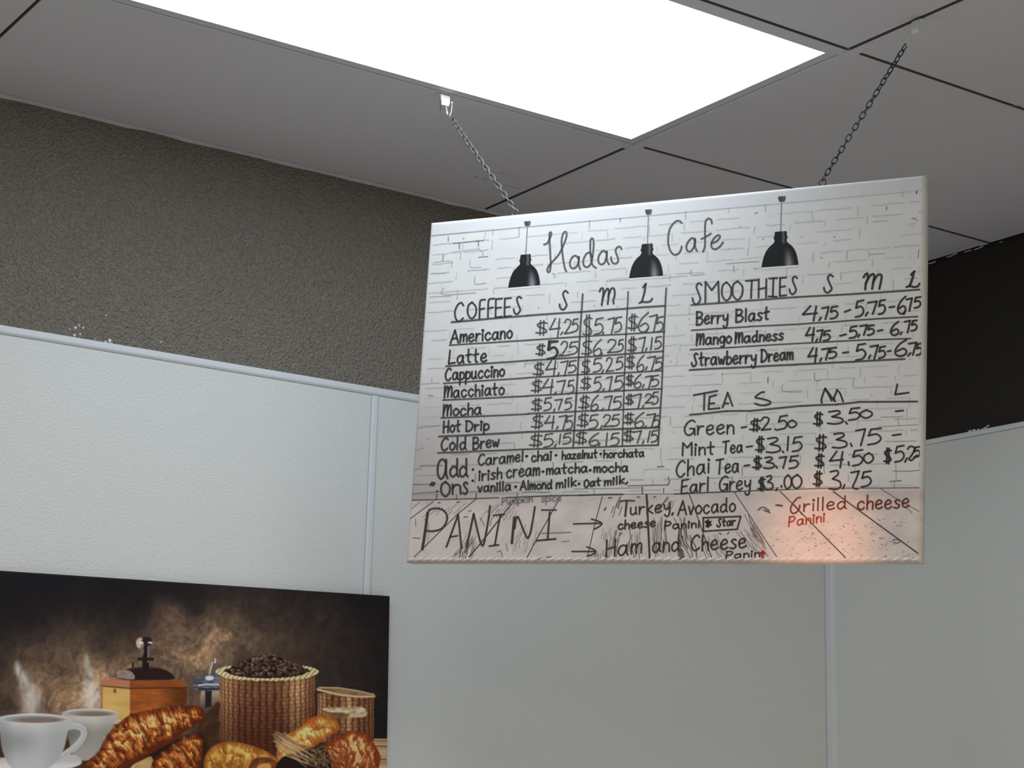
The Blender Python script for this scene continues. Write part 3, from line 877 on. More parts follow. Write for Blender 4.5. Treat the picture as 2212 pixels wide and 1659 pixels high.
for words in ([('Berry', (172, 880), (662, 838), 205), ('Blast', (785, 842), (1305, 795), 200)],
              [('Mango', (172, 1198), (715, 1160), 180), ('Madness', (775, 1168), (1525, 1110), 168)],
              [('Strawberry', (100, 1522), (1100, 1462), 200), ('Dream', (1180, 1458), (1675, 1415), 190)]):
    def f(i, words=words):
        for tx, a, b, c in words:
            word(i, 's', tx, a, b, c, 4.4)
    entry('item_lettering', M_INK, f)
SM = [('4,75', [(100, 322, 655, 885), (358, 384, 838, 880), (400, 505, 675, 862), (530, 645, 660, 855)]),
      ('-5,75', [(755, 842, 718, 750), (925, 1050, 568, 830), (1080, 1115, 755, 808), (1120, 1258, 585, 782), (1285, 1385, 560, 785)]),
      ('-6,75', [(1450, 1530, 664, 680), (1582, 1705, 508, 770), (1675, 1700, 740, 785), (1715, 1805, 535, 735), (1840, 1938, 515, 688)]),
      ('4,75', [(145, 278, 995, 1205), (308, 330, 1170, 1215), (325, 415, 1030, 1200), (425, 525, 1040, 1200)]),
      ('-5,75', [(680, 776, 1092, 1118), (830, 945, 970, 1160), (962, 988, 1100, 1142), (995, 1105, 955, 1110), (1112, 1212, 955, 1112)]),
      ('-6,75', [(1270, 1346, 1030, 1044), (1472, 1595, 900, 1105), (1622, 1645, 1065, 1100), (1690, 1775, 885, 1075), (1795, 1880, 880, 1045)]),
      ('4,75', [(185, 325, 1310, 1545), (370, 392, 1470, 1520), (400, 515, 1315, 1495), (515, 625, 1305, 1475)]),
      ('-5,75', [(728, 812, 1374, 1386), (932, 1080, 1245, 1500), (1128, 1155, 1425, 1475), (1152, 1275, 1270, 1485), (1285, 1388, 1285, 1470)]),
      ('-6,75', [(1425, 1476, 1355, 1366), (1545, 1720, 1180, 1430), (1742, 1782, 1390, 1435), (1755, 1872, 1225, 1420), (1875, 1958, 1240, 1425)])]
for tx, bx in SM:
    tb('price_lettering', 't', list(tx), bx, 4.2)

# tea
def tea(i):
    for q in ([(372, 215), (700, 155)], [(522, 190), (515, 422)], [(592, 240), (578, 408)], [(595, 238), (685, 212)], [(590, 332), (658, 325)], [(578, 408), (732, 393)],
              [(772, 385), (842, 178)], [(842, 178), (908, 362)], [(798, 330), (852, 326)]):
        curve(i, 'e', q, 4.0)
def tea_s(i):
    curve(i, 'e', [(1345, 170), (1290, 185), (1222, 245), (1300, 262), (1400, 290), (1435, 320), (1380, 350), (1290, 352), (1218, 330)], 4.0)
entry('heading_lettering', M_INK, tea)
entry('heading_lettering', M_INK, tea_s)
def tea_m(i):
    curve(i, 'f', [(290, 322), (282, 280), (305, 200), (335, 122)], 4.0)
    curve(i, 'f', [(335, 122), (380, 200), (425, 290)], 4.4)
    curve(i, 'f', [(345, 135), (470, 300), (455, 260), (500, 140)], 4.0, True)
    curve(i, 'f', [(500, 140), (545, 200), (582, 302)], 4.0)
entry('heading_lettering', M_INK, tea_m)
entry('heading_lettering', M_INK, lambda i: curve(i, 'f', [(1330, 65), (1300, 205), (1486, 180)], 4.0, True))
TEA = [('e', 'Green', (240, 772), (922, 742), 205), ('e', 'Vint', (210, 1050), (652, 1030), 175), ('e', 'Tea', (770, 1020), (1042, 1000), 168), ('e', 'Chai', (125, 1348), (588, 1280), 220),
       ('e', 'Tea', (680, 1298), (990, 1275), 200), ('e', 'Earl', (195, 1572), (578, 1535), 190), ('e', 'Grey', (725, 1532), (1150, 1512), 200)]
for k, tx, a, b, c in TEA:
    t('item_lettering', k, tx, a, b, c, 3.9)
TP = [('e', '-$2.50', [(1030, 1102, 650, 662), (1148, 1290, 540, 715), (1310, 1436, 518, 695), (1500, 1512, 682, 695), (1538, 1660, 495, 690), (1678, 1782, 560, 662)]),
      ('e', '-$3.15', [(1100, 1182, 918, 928), (1228, 1345, 785, 1005), (1372, 1560, 800, 1005), (1598, 1612, 985, 1002), (1662, 1682, 785, 980), (1735, 1865, 785, 990)]),
      ('e', '-$3.75', [(1070, 1142, 1178, 1188), (1190, 1308, 1055, 1240), (1340, 1478, 1068, 1225), (1498, 1522, 1190, 1222), (1555, 1650, 1065, 1220), (1690, 1812, 1050, 1225)]),
      ('e', '$3,.00', [(1262, 1356, 1345, 1535), (1368, 1462, 1325, 1515), (1510, 1526, 1495, 1530), (1575, 1590, 1462, 1480), (1628, 1715, 1312, 1510), (1735, 1855, 1310, 1500)]),
      ('f', '$3.50', [(175, 300, 450, 640), (368, 572, 432, 610), (620, 638, 580, 608), (660, 812, 388, 558), (830, 972, 420, 530)]),
      ('f', '$3.75', [(195, 352, 760, 985), (435, 628, 738, 942), (688, 705, 885, 915), (758, 888, 682, 908), (922, 1102, 672, 898)]),
      ('f', '$4.50', [(195, 320, 1025, 1218), (400, 582, 990, 1215), (650, 668, 1140, 1180), (710, 852, 968, 1190), (875, 992, 1012, 1150)]),
      ('f', '$3,Z5', [(175, 292, 1265, 1475), (390, 545, 1255, 1515), (578, 605, 1450, 1505), (692, 805, 1262, 1510), (835, 968, 1262, 1480)]),
      ('f', '$5,w5', [(1145, 1245, 945, 1160), (1295, 1422, 908, 1138), (1435, 1465, 1080, 1135), (1472, 1600, 920, 1110), (1560, 1645, 925, 1070)]),
      ('f', '-', [(1308, 1412, 428, 440)]), ('f', '-', [(1262, 1382, 752, 768)])]
for k, tx, bx in TP:
    tb('price_lettering', k, ['7z' if c == 'Z' else '2b' if c == 'w' else c for c in tx], bx, 3.9)

# panini block
def panini(i):
    curve(i, 'n', [(215, 238), (190, 430), (160, 620)], 6.0)
    curve(i, 'n', [(215, 240), (240, 200), (310, 187), (385, 210), (425, 280), (400, 360), (350, 410), (270, 430), (205, 425)], 4.0)
    curve(i, 'n', [(415, 597), (540, 255)], 4.0)
    curve(i, 'n', [(540, 255), (575, 612)], 4.0)
    curve(i, 'n', [(452, 492), (535, 478)], 3.4)
    curve(i, 'n', [(630, 600), (705, 245)], 4.4)
    curve(i, 'n', [(705, 245), (740, 400), (780, 555), (805, 578), (830, 480), (862, 300), (878, 160)], 4.2)
    curve(i, 'n', [(915, 262), (1030, 250)], 3.6)
    curve(i, 'n', [(990, 258), (960, 400), (930, 575)], 4.0)
    curve(i, 'n', [(870, 588), (970, 575)], 3.6)
    curve(i, 'n', [(1110, 555), (1125, 400), (1136, 285)], 5.6)
    curve(i, 'n', [(1140, 400), (1155, 300), (1175, 278), (1215, 370), (1260, 480), (1285, 498), (1310, 430), (1335, 300), (1355, 172)], 4.2)
    curve(i, 'n', [(1425, 205), (1582, 205)], 3.2)
    curve(i, 'n', [(1512, 228), (1490, 515)], 4.4)
    curve(i, 'n', [(1370, 530), (1575, 512)], 4.0)
entry('heading_lettering', M_INK, panini)
def arrow_a(i):
    curve(i, 'n', [(1765, 352), (2055, 345)], 3.2)
    curve(i, 'n', [(1955, 300), (2030, 325), (2068, 350), (2030, 385), (1985, 408)], 3.2)
def arrow_b(i):
    curve(i, 'n', [(1748, 645), (1990, 645)], 3.2)
    curve(i, 'n', [(1905, 595), (1970, 620), (2003, 645), (1970, 675), (1915, 695)], 3.2)
entry('drawn_arrow', M_INK, arrow_a)
entry('drawn_arrow', M_INK, arrow_b)
def turkey(i):
    curve(i, 'u', [(218, 182), (300, 172), (390, 176)], 3.2)
    curve(i, 'u', [(298, 185), (280, 358)], 4.4)
    word(i, 'u', 'urkey', (335, 348), (815, 300), 150, 3.8)
    curve(i, 'u', [(850, 322), (840, 345)], 4.2)
entry('item_lettering', M_INK, turkey)
t('item_lettering', 'u', 'Avocado', (910, 345), (1590, 302), 165, 3.8)
t('item_lettering', 'u', 'cheese', (190, 520), (640, 480), 105, 3.8)
t('item_lettering', 'u', 'Panini', (748, 515), (1168, 495), 92, 3.6)
def star(i):
    curve(i, 'u', [(1210, 378), (1660, 362), (1618, 515), (1215, 540), (1212, 378)], 3.4, True)
    for a, b in (((1240, 425), (1305, 465)), ((1272, 405), (1268, 490)), ((1300, 425), (1248, 480)), ((1250, 440), (1290, 440)), ((1258, 420), (1278, 480))):
        curve(i, 'u', [a, b], 4.4)
    word(i, 'u', 'Star', (1375, 490), (1592, 465), 95, 3.6)
entry('boxed_lettering', M_INK, star)
t('item_lettering', 'u', 'Ham', (45, 850), (472, 800), 200, 3.9)
t('item_lettering', 'u', 'and', (600, 795), (930, 772), 190, 3.9)
t('item_lettering', 'u', 'Cheese', (1060, 775), (1720, 740), 185, 3.9)
t('item_lettering', 'u', 'Panin', (1480, 868), (1885, 846), 86, 3.2)
def red_i(i):
    curve(i, 'u', [(1925, 788), (1917, 818), (1918, 845)], [8.5, 8.5, 7.5])
    curve(i, 'u', [(1905, 800), (1945, 796)], 5)
entry('item_lettering', M_RED, red_i, 'red smudged letter')
entry('item_lettering', M_INKGREY, lambda i: curve(i, 'g', [(215, 308), (255, 305), (300, 316)], 3.2))
def grilled_g(i):
    curve(i, 'g', [(535, 208), (495, 215), (430, 290), (405, 360), (430, 410), (480, 400), (515, 350), (525, 310)], 3.4)
    curve(i, 'g', [(445, 300), (510, 370), (555, 425)], 3.0)
entry('item_lettering', M_REDBROWN, grilled_g)
t('item_lettering', 'g', 'rilled', (565, 385), (1122, 352), 165, 3.4, M_REDBROWN)
t('item_lettering', 'g', 'cheese', (1262, 365), (1935, 335), 180, 3.8, M_REDBROWN)
t('item_lettering', 'g', 'Panini', (378, 585), (845, 520), 125, 3.4, M_RED)

# ------------------------------------------------------------------ printed pendant lamps on the canvas
M_LAMPPRINT = mat_vcol('printed_lamp_ink', 0.5, 0.2)
LP = [(0, .29), (.02, .33), (.14, .33), (.155, .38), (.2, .38), (.215, .33), (.29, .33), (.32, .37), (.36, .45), (.41, .57), (.47, .68), (.55, .78), (.66, .87), (.78, .935), (.9, .98), (1, 1.0)]
def printed_lamp(k, cap, rod, top, bl, br):
    """cap box, rod ends, top centre of the socket, the rim ends"""
    V, C, F = [], [], []
    def addgrid(rows, cols):
        b = len(V)
        nx = len(rows[0])
        for r, c in zip(rows, cols):
            for p, cc in zip(r, c):
                u, v = buv(*p)
                V.append(bpt(u, v, 0.0003))
                C.append(cc)
        for j in range(len(rows) - 1):
            for i in range(nx - 1):
                F.append((b + j * nx + i, b + (j + 1) * nx + i, b + (j + 1) * nx + i + 1, b + j * nx + i + 1))
    tp, l, r = kx(k, *top), kx(k, *bl), kx(k, *br)
    mid = (l + r) / 2
    half = (r - l) / 2
    S = np.linspace(-1, 1, 25)
    rows, cols = [], []
    for tt in np.linspace(0, 1, 40):
        hw = np.interp(tt, [a for a, _ in LP], [b for _, b in LP])
        c0 = tp + (mid - tp) * tt
        bow = (S ** 2) * -0.0
        rows.append([c0 + half * hw * s for s in S])
        g = 0.0
        cc = []
        for s in S:
            h = 0.24 * math.exp(-((s - 0.50) / 0.17) ** 2) * min(1, max(0, (tt - .45) / .45)) ** 1.3
            if tt < .34:
                h = 0.10 * math.exp(-((s - 0.45) / 0.2) ** 2)
            v = 0.007 + h
            cc.append((v, v * 0.99, v * 1.02))
        cols.append(cc)
    addgrid(rows, cols)
    dn = (mid - tp) / np.linalg.norm(mid - tp)
    rim = [[l + (r - l) * i / 16 + dn * d for i in range(17)] for d in (0.0, 2.2, 4.4)]
    addgrid(rim, [[(.74, .73, .72)] * 17, [(.80, .79, .78)] * 17, [(.62, .60, .58)] * 17])
    x0, x1, y0, y1 = cap
    cp = [[kx(k, x0 + (x1 - x0) * i / 6, y0 - 4 * i / 6) for i in range(7)], [kx(k, x0 + 2 + (x1 - x0 - 4) * i / 6, y0 + (y1 - y0) * .6) for i in range(7)],
          [kx(k, x0 + (x1 - x0) * (.2 + .6 * i / 6), y1) for i in range(7)]]
    addgrid(cp, [[(.06, .06, .062)] * 4 + [(.10, .10, .10)] * 3] * 3)
    a, b = kx(k, *rod[0]), kx(k, *rod[1])
    addgrid([[a + [-1.0, 0], a + [1.0, 0]], [b + [-1.0, 0], b + [1.0, 0]]], [[(.20, .20, .205), (.26, .26, .26)]] * 2)
    me = pydata(V, F, 'printed_lamp')
    at = me.color_attributes.new('print', 'FLOAT_COLOR', 'POINT')
    at.data.foreach_set('color', np.array([(*c, 1) for c in C], np.float32).reshape(-1))
    link('printed_lamp', me, M_LAMPPRINT, board)
printed_lamp('b', (1005, 1056, 437, 474), ((1030, 470), (1018, 702)), (1016, 699), (877, 966), (1131, 945))
printed_lamp('b', (1968, 2022, 343, 382), ((1994, 378), (1986, 618)), (1984, 614), (1840, 890), (2110, 870))
printed_lamp('r', (925, 985, 238, 280), ((952, 276), (945, 520)), (946, 516), (793, 804), (1086, 783))

# ------------------------------------------------------------------ printed mortar joints and board seams
M_MORTAR = mat_vcol('printed_mortar', 0.42, 0.4)
class Print(Ink):
    def __init__(self):
        super().__init__()
        self.C = []
    def mark(self, pts, w, col, lift=0.0002):
        q = [p for p in catmull(pts, 4) if buv(*p)[1] > -BH / 2 + 0.0042] if len(pts) > 2 else [np.asarray(p, float) for p in pts if buv(*p)[1] > -BH / 2 + 0.0042]
        if len(q) < 2:
            return
        pts = q
        n0 = len(self.V)
        self.stroke(pts, w, lift)
        self.C += [col] * (len(self.V) - n0)
    def finish(self, name):
        me = pydata(self.V, self.F, name)
        at = me.color_attributes.new('print', 'FLOAT_COLOR', 'POINT')
        at.data.foreach_set('color', np.array([(*c, 1) for c in self.C], np.float32).reshape(-1))
        return link(name, me, M_MORTAR, board)
def px_of(u, v): return project(bpt(u, v))
pm = Print()
r2 = random.Random(5)
v = BH / 2 - 0.0265
first = True
row = 0
while v > max(HZ_L, HZ_R) + 0.004:
    hgt = r2.uniform(0.0165, 0.0195)
    u = -BW / 2 + 0.001
    off = r2.uniform(0, 0.06)
    nxt = []
    while u < BW / 2 - 0.004:
        ln = r2.uniform(0.05, 0.082)
        u1 = min(u + ln, BW / 2 - 0.003)
        if v < horizon(u) + 0.004:
            u = u1
            continue
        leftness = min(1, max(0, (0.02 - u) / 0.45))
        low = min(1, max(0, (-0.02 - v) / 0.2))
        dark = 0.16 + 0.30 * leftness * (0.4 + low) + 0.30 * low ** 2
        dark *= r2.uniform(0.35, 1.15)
        if row == 0:
            dark = 0.52 - 0.45 * (u + BW / 2) / BW
        if r2.random() < 0.8 or row == 0:
            a = u + (r2.uniform(0, ln * 0.35) if row else 0)
            b = u1 - (r2.uniform(0, ln * 0.3) if row else 0)
            if b > a + 0.004:
                m = 5
                pts = [px_of(a + (b - a) * i / m, v + (r2.uniform(-0.0007, 0.0007) if row else 0)) for i in range(m + 1)]
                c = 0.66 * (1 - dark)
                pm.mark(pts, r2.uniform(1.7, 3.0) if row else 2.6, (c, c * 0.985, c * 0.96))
        if r2.random() < 0.62:
            d2 = min(0.8, dark * r2.uniform(0.6, 1.5))
            c = 0.66 * (1 - d2)
            f = r2.uniform(0.35, 1.0)
            pts = [px_of(u1 + r2.uniform(-.0008, .0008), v - hgt * f * i / 3) for i in range(4)]
            if min(p[1] for p in [(0, horizon(u1))]) < v - hgt * f:
                pm.mark(pts, r2.uniform(1.6, 2.8), (c, c * 0.985, c * 0.96))
        if r2.random() < 0.16:
            c = r2.uniform(0.18, 0.42)
            q = px_of(u + ln * r2.random(), v - hgt * r2.random())
            pm.mark([q, q + [r2.uniform(-3, 3), r2.uniform(-3, 3)]], r2.uniform(1.4, 2.4), (c, c, c * .96))
        u = u1
    v -= hgt
    row += 1
# the stronger joints of the print
S_ = lambda k, pts, w, c: pm.mark([kx(k, *p) for p in pts], w, (c, c * .98, c * .96))
for k, pts, w, c in [
 ('b', [(440, 612), (560, 600), (680, 588)], 2.6, .22), ('b', [(488, 612), (488, 655)], 2.4, .2), ('b', [(640, 595), (640, 628)], 2.4, .2), ('b', [(400, 560), (400, 594)], 2.2, .22),
 ('b', [(640, 628), (645, 655), (675, 690), (672, 720)], 1.4, .34), ('b', [(640, 722), (715, 716)], 2.0, .26), ('b', [(362, 700), (355, 748)], 2.2, .26), ('b', [(280, 765), (420, 752), (425, 800)], 1.4, .36),
 ('b', [(275, 855), (380, 848)], 1.3, .38), ('b', [(612, 878), (615, 935), (700, 928)], 1.6, .32), ('b', [(360, 965), (362, 1020), (620, 1005)], 1.7, .30), ('b', [(250, 1040), (420, 1030)], 1.5, .34),
 ('b', [(700, 520), (680, 590)], 1.2, .4), ('b', [(435, 680), (640, 655)], 1.3, .38), ('b', [(575, 740), (578, 800), (660, 800)], 1.3, .38), ('b', [(1660, 912), (1900, 895)], 1.4, .34), ('b', [(1240, 885), (1245, 850)], 1.4, .34),
 ('r', [(510, 775), (620, 765), (770, 755)], 1.6, .32), ('r', [(232, 820), (235, 865), (340, 858)], 1.6, .32), ('r', [(570, 790), (572, 838)], 1.8, .28), ('r', [(0, 888), (200, 870)], 1.3, .38),
 ('r', [(1650, 675), (1650, 720)], 1.4, .36), ('r', [(2045, 660), (2040, 725)], 1.8, .30), ('r', [(2028, 195), (2028, 215)], 2.6, .12), ('r', [(1788, 318), (1788, 342)], 2.0, .2), ('r', [(1990, 415), (2020, 412)], 2.2, .24),
 ('r', [(1680, 440), (1800, 430)], 1.3, .38), ('r', [(1660, 700), (1780, 690)], 1.3, .36), ('r', [(740, 375), (760, 365)], 2, .25),
 ('y', [(845, 55), (843, 100)], 2.4, .2), ('y', [(960, 110), (965, 165), (1110, 172)], 1.6, .32), ('y', [(1215, 20), (1218, 80), (1260, 80)], 1.8, .28), ('y', [(1525, 65), (1520, 130)], 1.5, .34),
 ('y', [(1745, 372), (1880, 370), (1920, 365)], 1.6, .32), ('y', [(1880, 385), (1885, 440)], 1.5, .34), ('y', [(1720, 450), (2040, 432)], 1.5, .34), ('y', [(1840, 800), (1940, 805), (2050, 795)], 1.8, .26), ('y', [(1815, 885), (1905, 878)], 2.4, .2),
 ('y', [(1850, 885), (1850, 935)], 1.6, .28), ('y', [(50, 850), (60, 885), (45, 915)], 2.6, .16), ('x', [(100, 910), (280, 905)], 2.2, .22), ('x', [(95, 985), (330, 965)], 2.2, .2), ('x', [(95, 790), (190, 785)], 1.4, .3),
 ('x', [(560, 970), (860, 950)], 2.0, .2), ('x', [(1830, 920), (2150, 912)], 2.4, .18), ('x', [(1400, 945), (1950, 935)], 1.6, .26), ('x', [(1945, 930), (1945, 985)], 2.8, .14), ('x', [(1560, 940), (1560, 985)], 1.6, .24),
 ('x', [(2115, 940), (2115, 975)], 2.4, .18), ('x', [(308, 985), (305, 1030)], 3.0, .12), ('x', [(465, 990), (465, 1030)], 2.6, .14), ('x', [(622, 980), (620, 1025)], 3.0, .12), ('x', [(950, 975), (948, 1010)], 2.2, .16), ('x', [(2065, 768), (2115, 766)], 2.6, .16),
 ('x', [(120, 640), (210, 615)], 1.4, .3), ('x', [(140, 462), (330, 440)], 1.4, .32), ('x', [(170, 110), (330, 102)], 1.4, .34), ('x', [(240, 200), (280, 205)], 2.0, .24), ('x', [(270, 60), (268, 100)], 1.4, .3)]:
    S_(k, pts, w, c)
pm.finish('printed_brick_joints')

pw = Print()
D = lambda k, pts, w, c=.05: pw.mark(catmull([kx(k, *p) for p in pts], 4), w, (c * 1.05, c * .95, c * .88))
# dark junction under the wall
for k, pts, w, c in [('x', [(100, 1035), (300, 1030), (600, 1022), (800, 1015)], 2.6, .10), ('x', [(850, 1015), (1200, 1000), (1440, 995)], 3.0, .07), ('x', [(1440, 996), (1620, 990), (1790, 988)], 3.6, .05),
                     ('x', [(1790, 988), (2000, 985), (2200, 985)], 1.6, .2), ('y', [(100, 985), (400, 972), (600, 965)], 3.0, .09), ('y', [(600, 965), (800, 955), (1000, 950)], 2.6, .10), ('y', [(1000, 950), (1300, 940), (1700, 938), (2050, 935)], 2.4, .16)]:
    D(k, pts, w, c)
for k, pts, w, c in [
 ('n', [(280, 112), (150, 208), (22, 305)], 2.0, .12), ('n', [(720, 97), (540, 245), (340, 440), (22, 755)], 2.2, .12), ('n', [(1160, 75), (1010, 260), (800, 530), (585, 790)], 2.8, .06),
 ('n', [(1620, 68), (1500, 290), (1370, 520), (1230, 790)], 2.2, .08), ('n', [(2070, 62), (2000, 320), (1940, 580), (1890, 782)], 2.0, .09), ('n', [(130, 120), (30, 195)], 1.6, .2),
 ('u', [(535, 102), (548, 350), (560, 600), (575, 938)], 4.4, .035), ('u', [(1045, 98), (1135, 345), (1230, 620), (1338, 930)], 2.4, .09), ('u', [(1585, 75), (1740, 310), (1890, 545), (2150, 935)], 2.0, .11),
 ('g', [(270, 128), (470, 330), (680, 545), (1195, 1065)], 2.6, .10), ('g', [(960, 132), (1250, 345), (1640, 630), (2065, 938)], 2.8, .07), ('g', [(1570, 92), (1820, 250), (2078, 392)], 1.6, .14),
 ('g', [(1720, 765), (1750, 752), (1790, 752), (1825, 770), (1780, 795), (1735, 785)], 2.0, .12), ('g', [(1905, 340), (1975, 405)], 1.6, .18),
 ('n', [(325, 128), (352, 126)], 2.6, .12), ('n', [(525, 122), (556, 120)], 2.6, .12), ('n', [(600, 282), (640, 275)], 2.6, .14), ('n', [(650, 220), (680, 210)], 2.2, .18), ('n', [(2140, 75), (2168, 73)], 2.4, .1), ('n', [(2095, 205), (2110, 180)], 2.6, .14),
 ('n', [(1305, 745), (1380, 735), (1450, 712), (1525, 702)], 3.0, .2), ('n', [(1425, 452), (1560, 448), (1735, 442)], 2.4, .2), ('n', [(955, 650), (990, 640), (1008, 700)], 2.0, .2), ('n', [(1045, 560), (1065, 640)], 1.8, .22),
 ('n', [(1640, 540), (1720, 535)], 2.4, .3), ('n', [(60, 500), (130, 505)], 3.0, .28), ('n', [(85, 300), (90, 380)], 1.6, .22), ('n', [(225, 340), (222, 470), (208, 580)], 1.4, .3), ('n', [(880, 370), (890, 310), (920, 270)], 1.8, .2),
 ('n', [(770, 285), (800, 330), (820, 378)], 1.8, .22), ('u', [(30, 290), (45, 260)], 2.6, .16), ('u', [(80, 142), (115, 140)], 2.6, .12), ('u', [(420, 132), (455, 130)], 2.6, .12), ('u', [(620, 130), (645, 130)], 2.6, .12), ('u', [(200, 600), (240, 560), (205, 570)], 1.8, .16),
 ('u', [(1400, 560), (1430, 575)], 2.4, .12), ('u', [(1500, 575), (1520, 550)], 2.4, .12), ('u', [(1875, 290), (1930, 250), (2000, 290), (1950, 300)], 2.2, .2), ('u', [(1930, 285), (2010, 320)], 3.4, .22), ('u', [(2080, 228), (2150, 238)], 3.0, .12),
 ('y', [(1680, 1355), (1690, 1362)], 1.6, .2), ('y', [(760, 1110), (800, 1090), (860, 1130)], 2.2, .2)]:
    D(k, pts, w, c)
# knot
pw.mark([kx('u', 940, 780), kx('u', 950, 850), kx('u', 955, 935)], 13, (.17, .12, .09), 0.00015)
# wavy grain between the seams
r3 = random.Random(9)
def grain(k, a, b, n, spread, amp, w=1.5, c=(.08, .26)):
    a, b = np.array(a, float), np.array(b, float)
    n = int(n * 1.5)
    for j in range(n):
        s = (j + r3.uniform(-.3, .3)) / max(1, n - 1)
        sh = np.array(spread) * s
        t0, t1 = sorted((r3.uniform(0, .55), r3.uniform(.45, 1)))
        if t1 - t0 < .12:
            continue
        ph, q = r3.uniform(0, 6), []
        for i in range(14):
            tt = t0 + (t1 - t0) * i / 13
            p = a + sh + (b - a) * tt
            p = p + np.array([amp * .7 * math.sin(tt * 7 + s * 3) + amp * .22 * math.sin(tt * 19 + ph), 0])
            q.append(kx(k, *p))
        pw.mark(catmull(q, 2), r3.uniform(w * .7, w * 1.3), tuple(np.array([1.05, .95, .88]) * r3.uniform(*c)))
grain('u', (600, 350), (610, 935), 9, (180, 0), 10)
grain('u', (860, 370), (1000, 935), 8, (150, 0), 28, 1.8, (.06, .2))
grain('u', (760, 110), (620, 350), 5, (150, 0), 14)
grain('u', (270, 500), (300, 930), 7, (180, 0), 14)
grain('u', (120, 480), (60, 900), 6, (110, 0), 8)
grain('u', (200, 110), (90, 400), 5, (90, 0), 8)
grain('u', (1140, 560), (1300, 930), 6, (240, 0), 18)
grain('u', (1580, 520), (1900, 900), 6, (160, -40), 14)
grain('u', (1680, 330), (1900, 760), 5, (70, 0), 12)
grain('n', (640, 400), (500, 770), 11, (150, 0), 12, 1.5, (.08, .24))
grain('n', (560, 560), (440, 770), 7, (130, 0), 16, 1.3)
grain('n', (900, 120), (760, 330), 8, (330, 0), 14, 1.2, (.14, .32))
grain('n', (1200, 350), (1060, 700), 9, (240, 0), 12, 1.1, (.18, .36))
grain('n', (350, 130), (120, 330), 6, (300, 0), 8, 1.1, (.2, .36))
grain('n', (1990, 620), (1985, 770), 7, (140, 0), 6, 1.2)
grain('n', (2060, 380), (2040, 600), 5, (120, 0), 8, 1.1)
r4 = random.Random(3)
for _ in range(150):
    x, y = r4.uniform(60, 2000), r4.uniform(480, 1020)
    if 300 + (y - 480) * 1.05 > x and y < 640:
        continue
    q = kx('g', x, y)
    pw.mark([q, q + [r4.uniform(-6, 6), r4.uniform(-3, 3)]], r4.uniform(1, 1.8), tuple(np.array([1.05, .92, .82]) * r4.uniform(.28, .42)))
pw.finish('printed_floor_boards')
# ------------------------------------------------------------------ eye screws, chains, grid hooks
HOOK_L = on_z(958, 203, ZC - 0.0015)
HOOK_R = on_z(1980, 42, ZC - 0.0015)
def oval(L, Wd, n=20):
    """centre line of one chain link: long axis x, width y"""
    pts, r = [], Wd / 2
    for i in range(n):
        a = 2 * math.pi * i / n
        pts.append(np.array([math.cos(a) * r + (L / 2 - r) * (1 if math.cos(a) > 0 else -1), math.sin(a) * r * (1 - 0.18 * abs(math.cos(a))), 0.0]))
    return pts
WIRE_R = 0.00105
LINK_L, LINK_W = 0.0138, 0.0082
_v, _f = tube(oval(LINK_L, LINK_W), WIRE_R, 8, closed=True)
LINK_ME = {}
for nm, mt in (('steel', M_STEEL), ('dark', M_DARKSTEEL)):
    me = pydata(_v, _f, 'chain_link')
    me.materials.append(mt)
    me.polygons.foreach_set('use_smooth', [True] * len(me.polygons))
    LINK_ME[nm] = me
def chain(top, bot, key, label, twist0=0.35, twist_step=math.pi / 2 + 0.06):
    top, bot = np.asarray(top), np.asarray(bot)
    d = bot - top
    L = np.linalg.norm(d)
    n = max(3, int(round(L / (LINK_L - 2 * WIRE_R * 1.35))))
    root = thing('chain', tuple(bot), label, 'chain', 'chains holding the menu board')
    ex = d / L
    ey = np.cross(ex, [0.3, 0.5, 0.2]); ey /= np.linalg.norm(ey)
    ez = np.cross(ex, ey)
    twist0 = math.atan2(BN @ ez, BN @ ey) - twist_step * (n - 1)     # the last link passes square through the eye
    for i in range(n):
        c = top + d * (i + 0.5) / n
        a = twist0 + twist_step * i
        yy = math.cos(a) * ey + math.sin(a) * ez
        zz = np.cross(ex, yy)
        o = bpy.data.objects.new('chain_link', LINK_ME[key])
        SC.collection.objects.link(o)
        m = Matrix.Identity(4)
        for r in range(3):
            m[r][0], m[r][1], m[r][2], m[r][3] = ex[r], yy[r], zz[r], c[r]
        o.parent = root
        o.matrix_parent_inverse = root.matrix_world.inverted()
        o.matrix_world = m
    return root

# eyes screwed into the top bar of the canvas
EYES = []
for u, key in ((-0.2975, M_STEEL), (0.2885, M_DARKSTEEL)):
    c = bpt(u, BH / 2 + 0.0085, -0.013)
    ring = [c + 0.0062 * (math.cos(a) * BU + math.sin(a) * BV) for a in np.linspace(0, 2 * math.pi, 21)[:-1]]
    V, F = tube(ring, 0.0011, 8, closed=True)
    v2, f2 = tube([bpt(u, BH / 2 + 0.0025, -0.013), bpt(u, BH / 2 - 0.012, -0.013)], 0.0013, 8)
    b = len(V)
    V += v2
    F += [tuple(i + b for i in q) for q in f2]
    link('eye_screw', pydata(V, F), key, board, smooth=True)
    EYES.append(c + 0.0042 * BV)

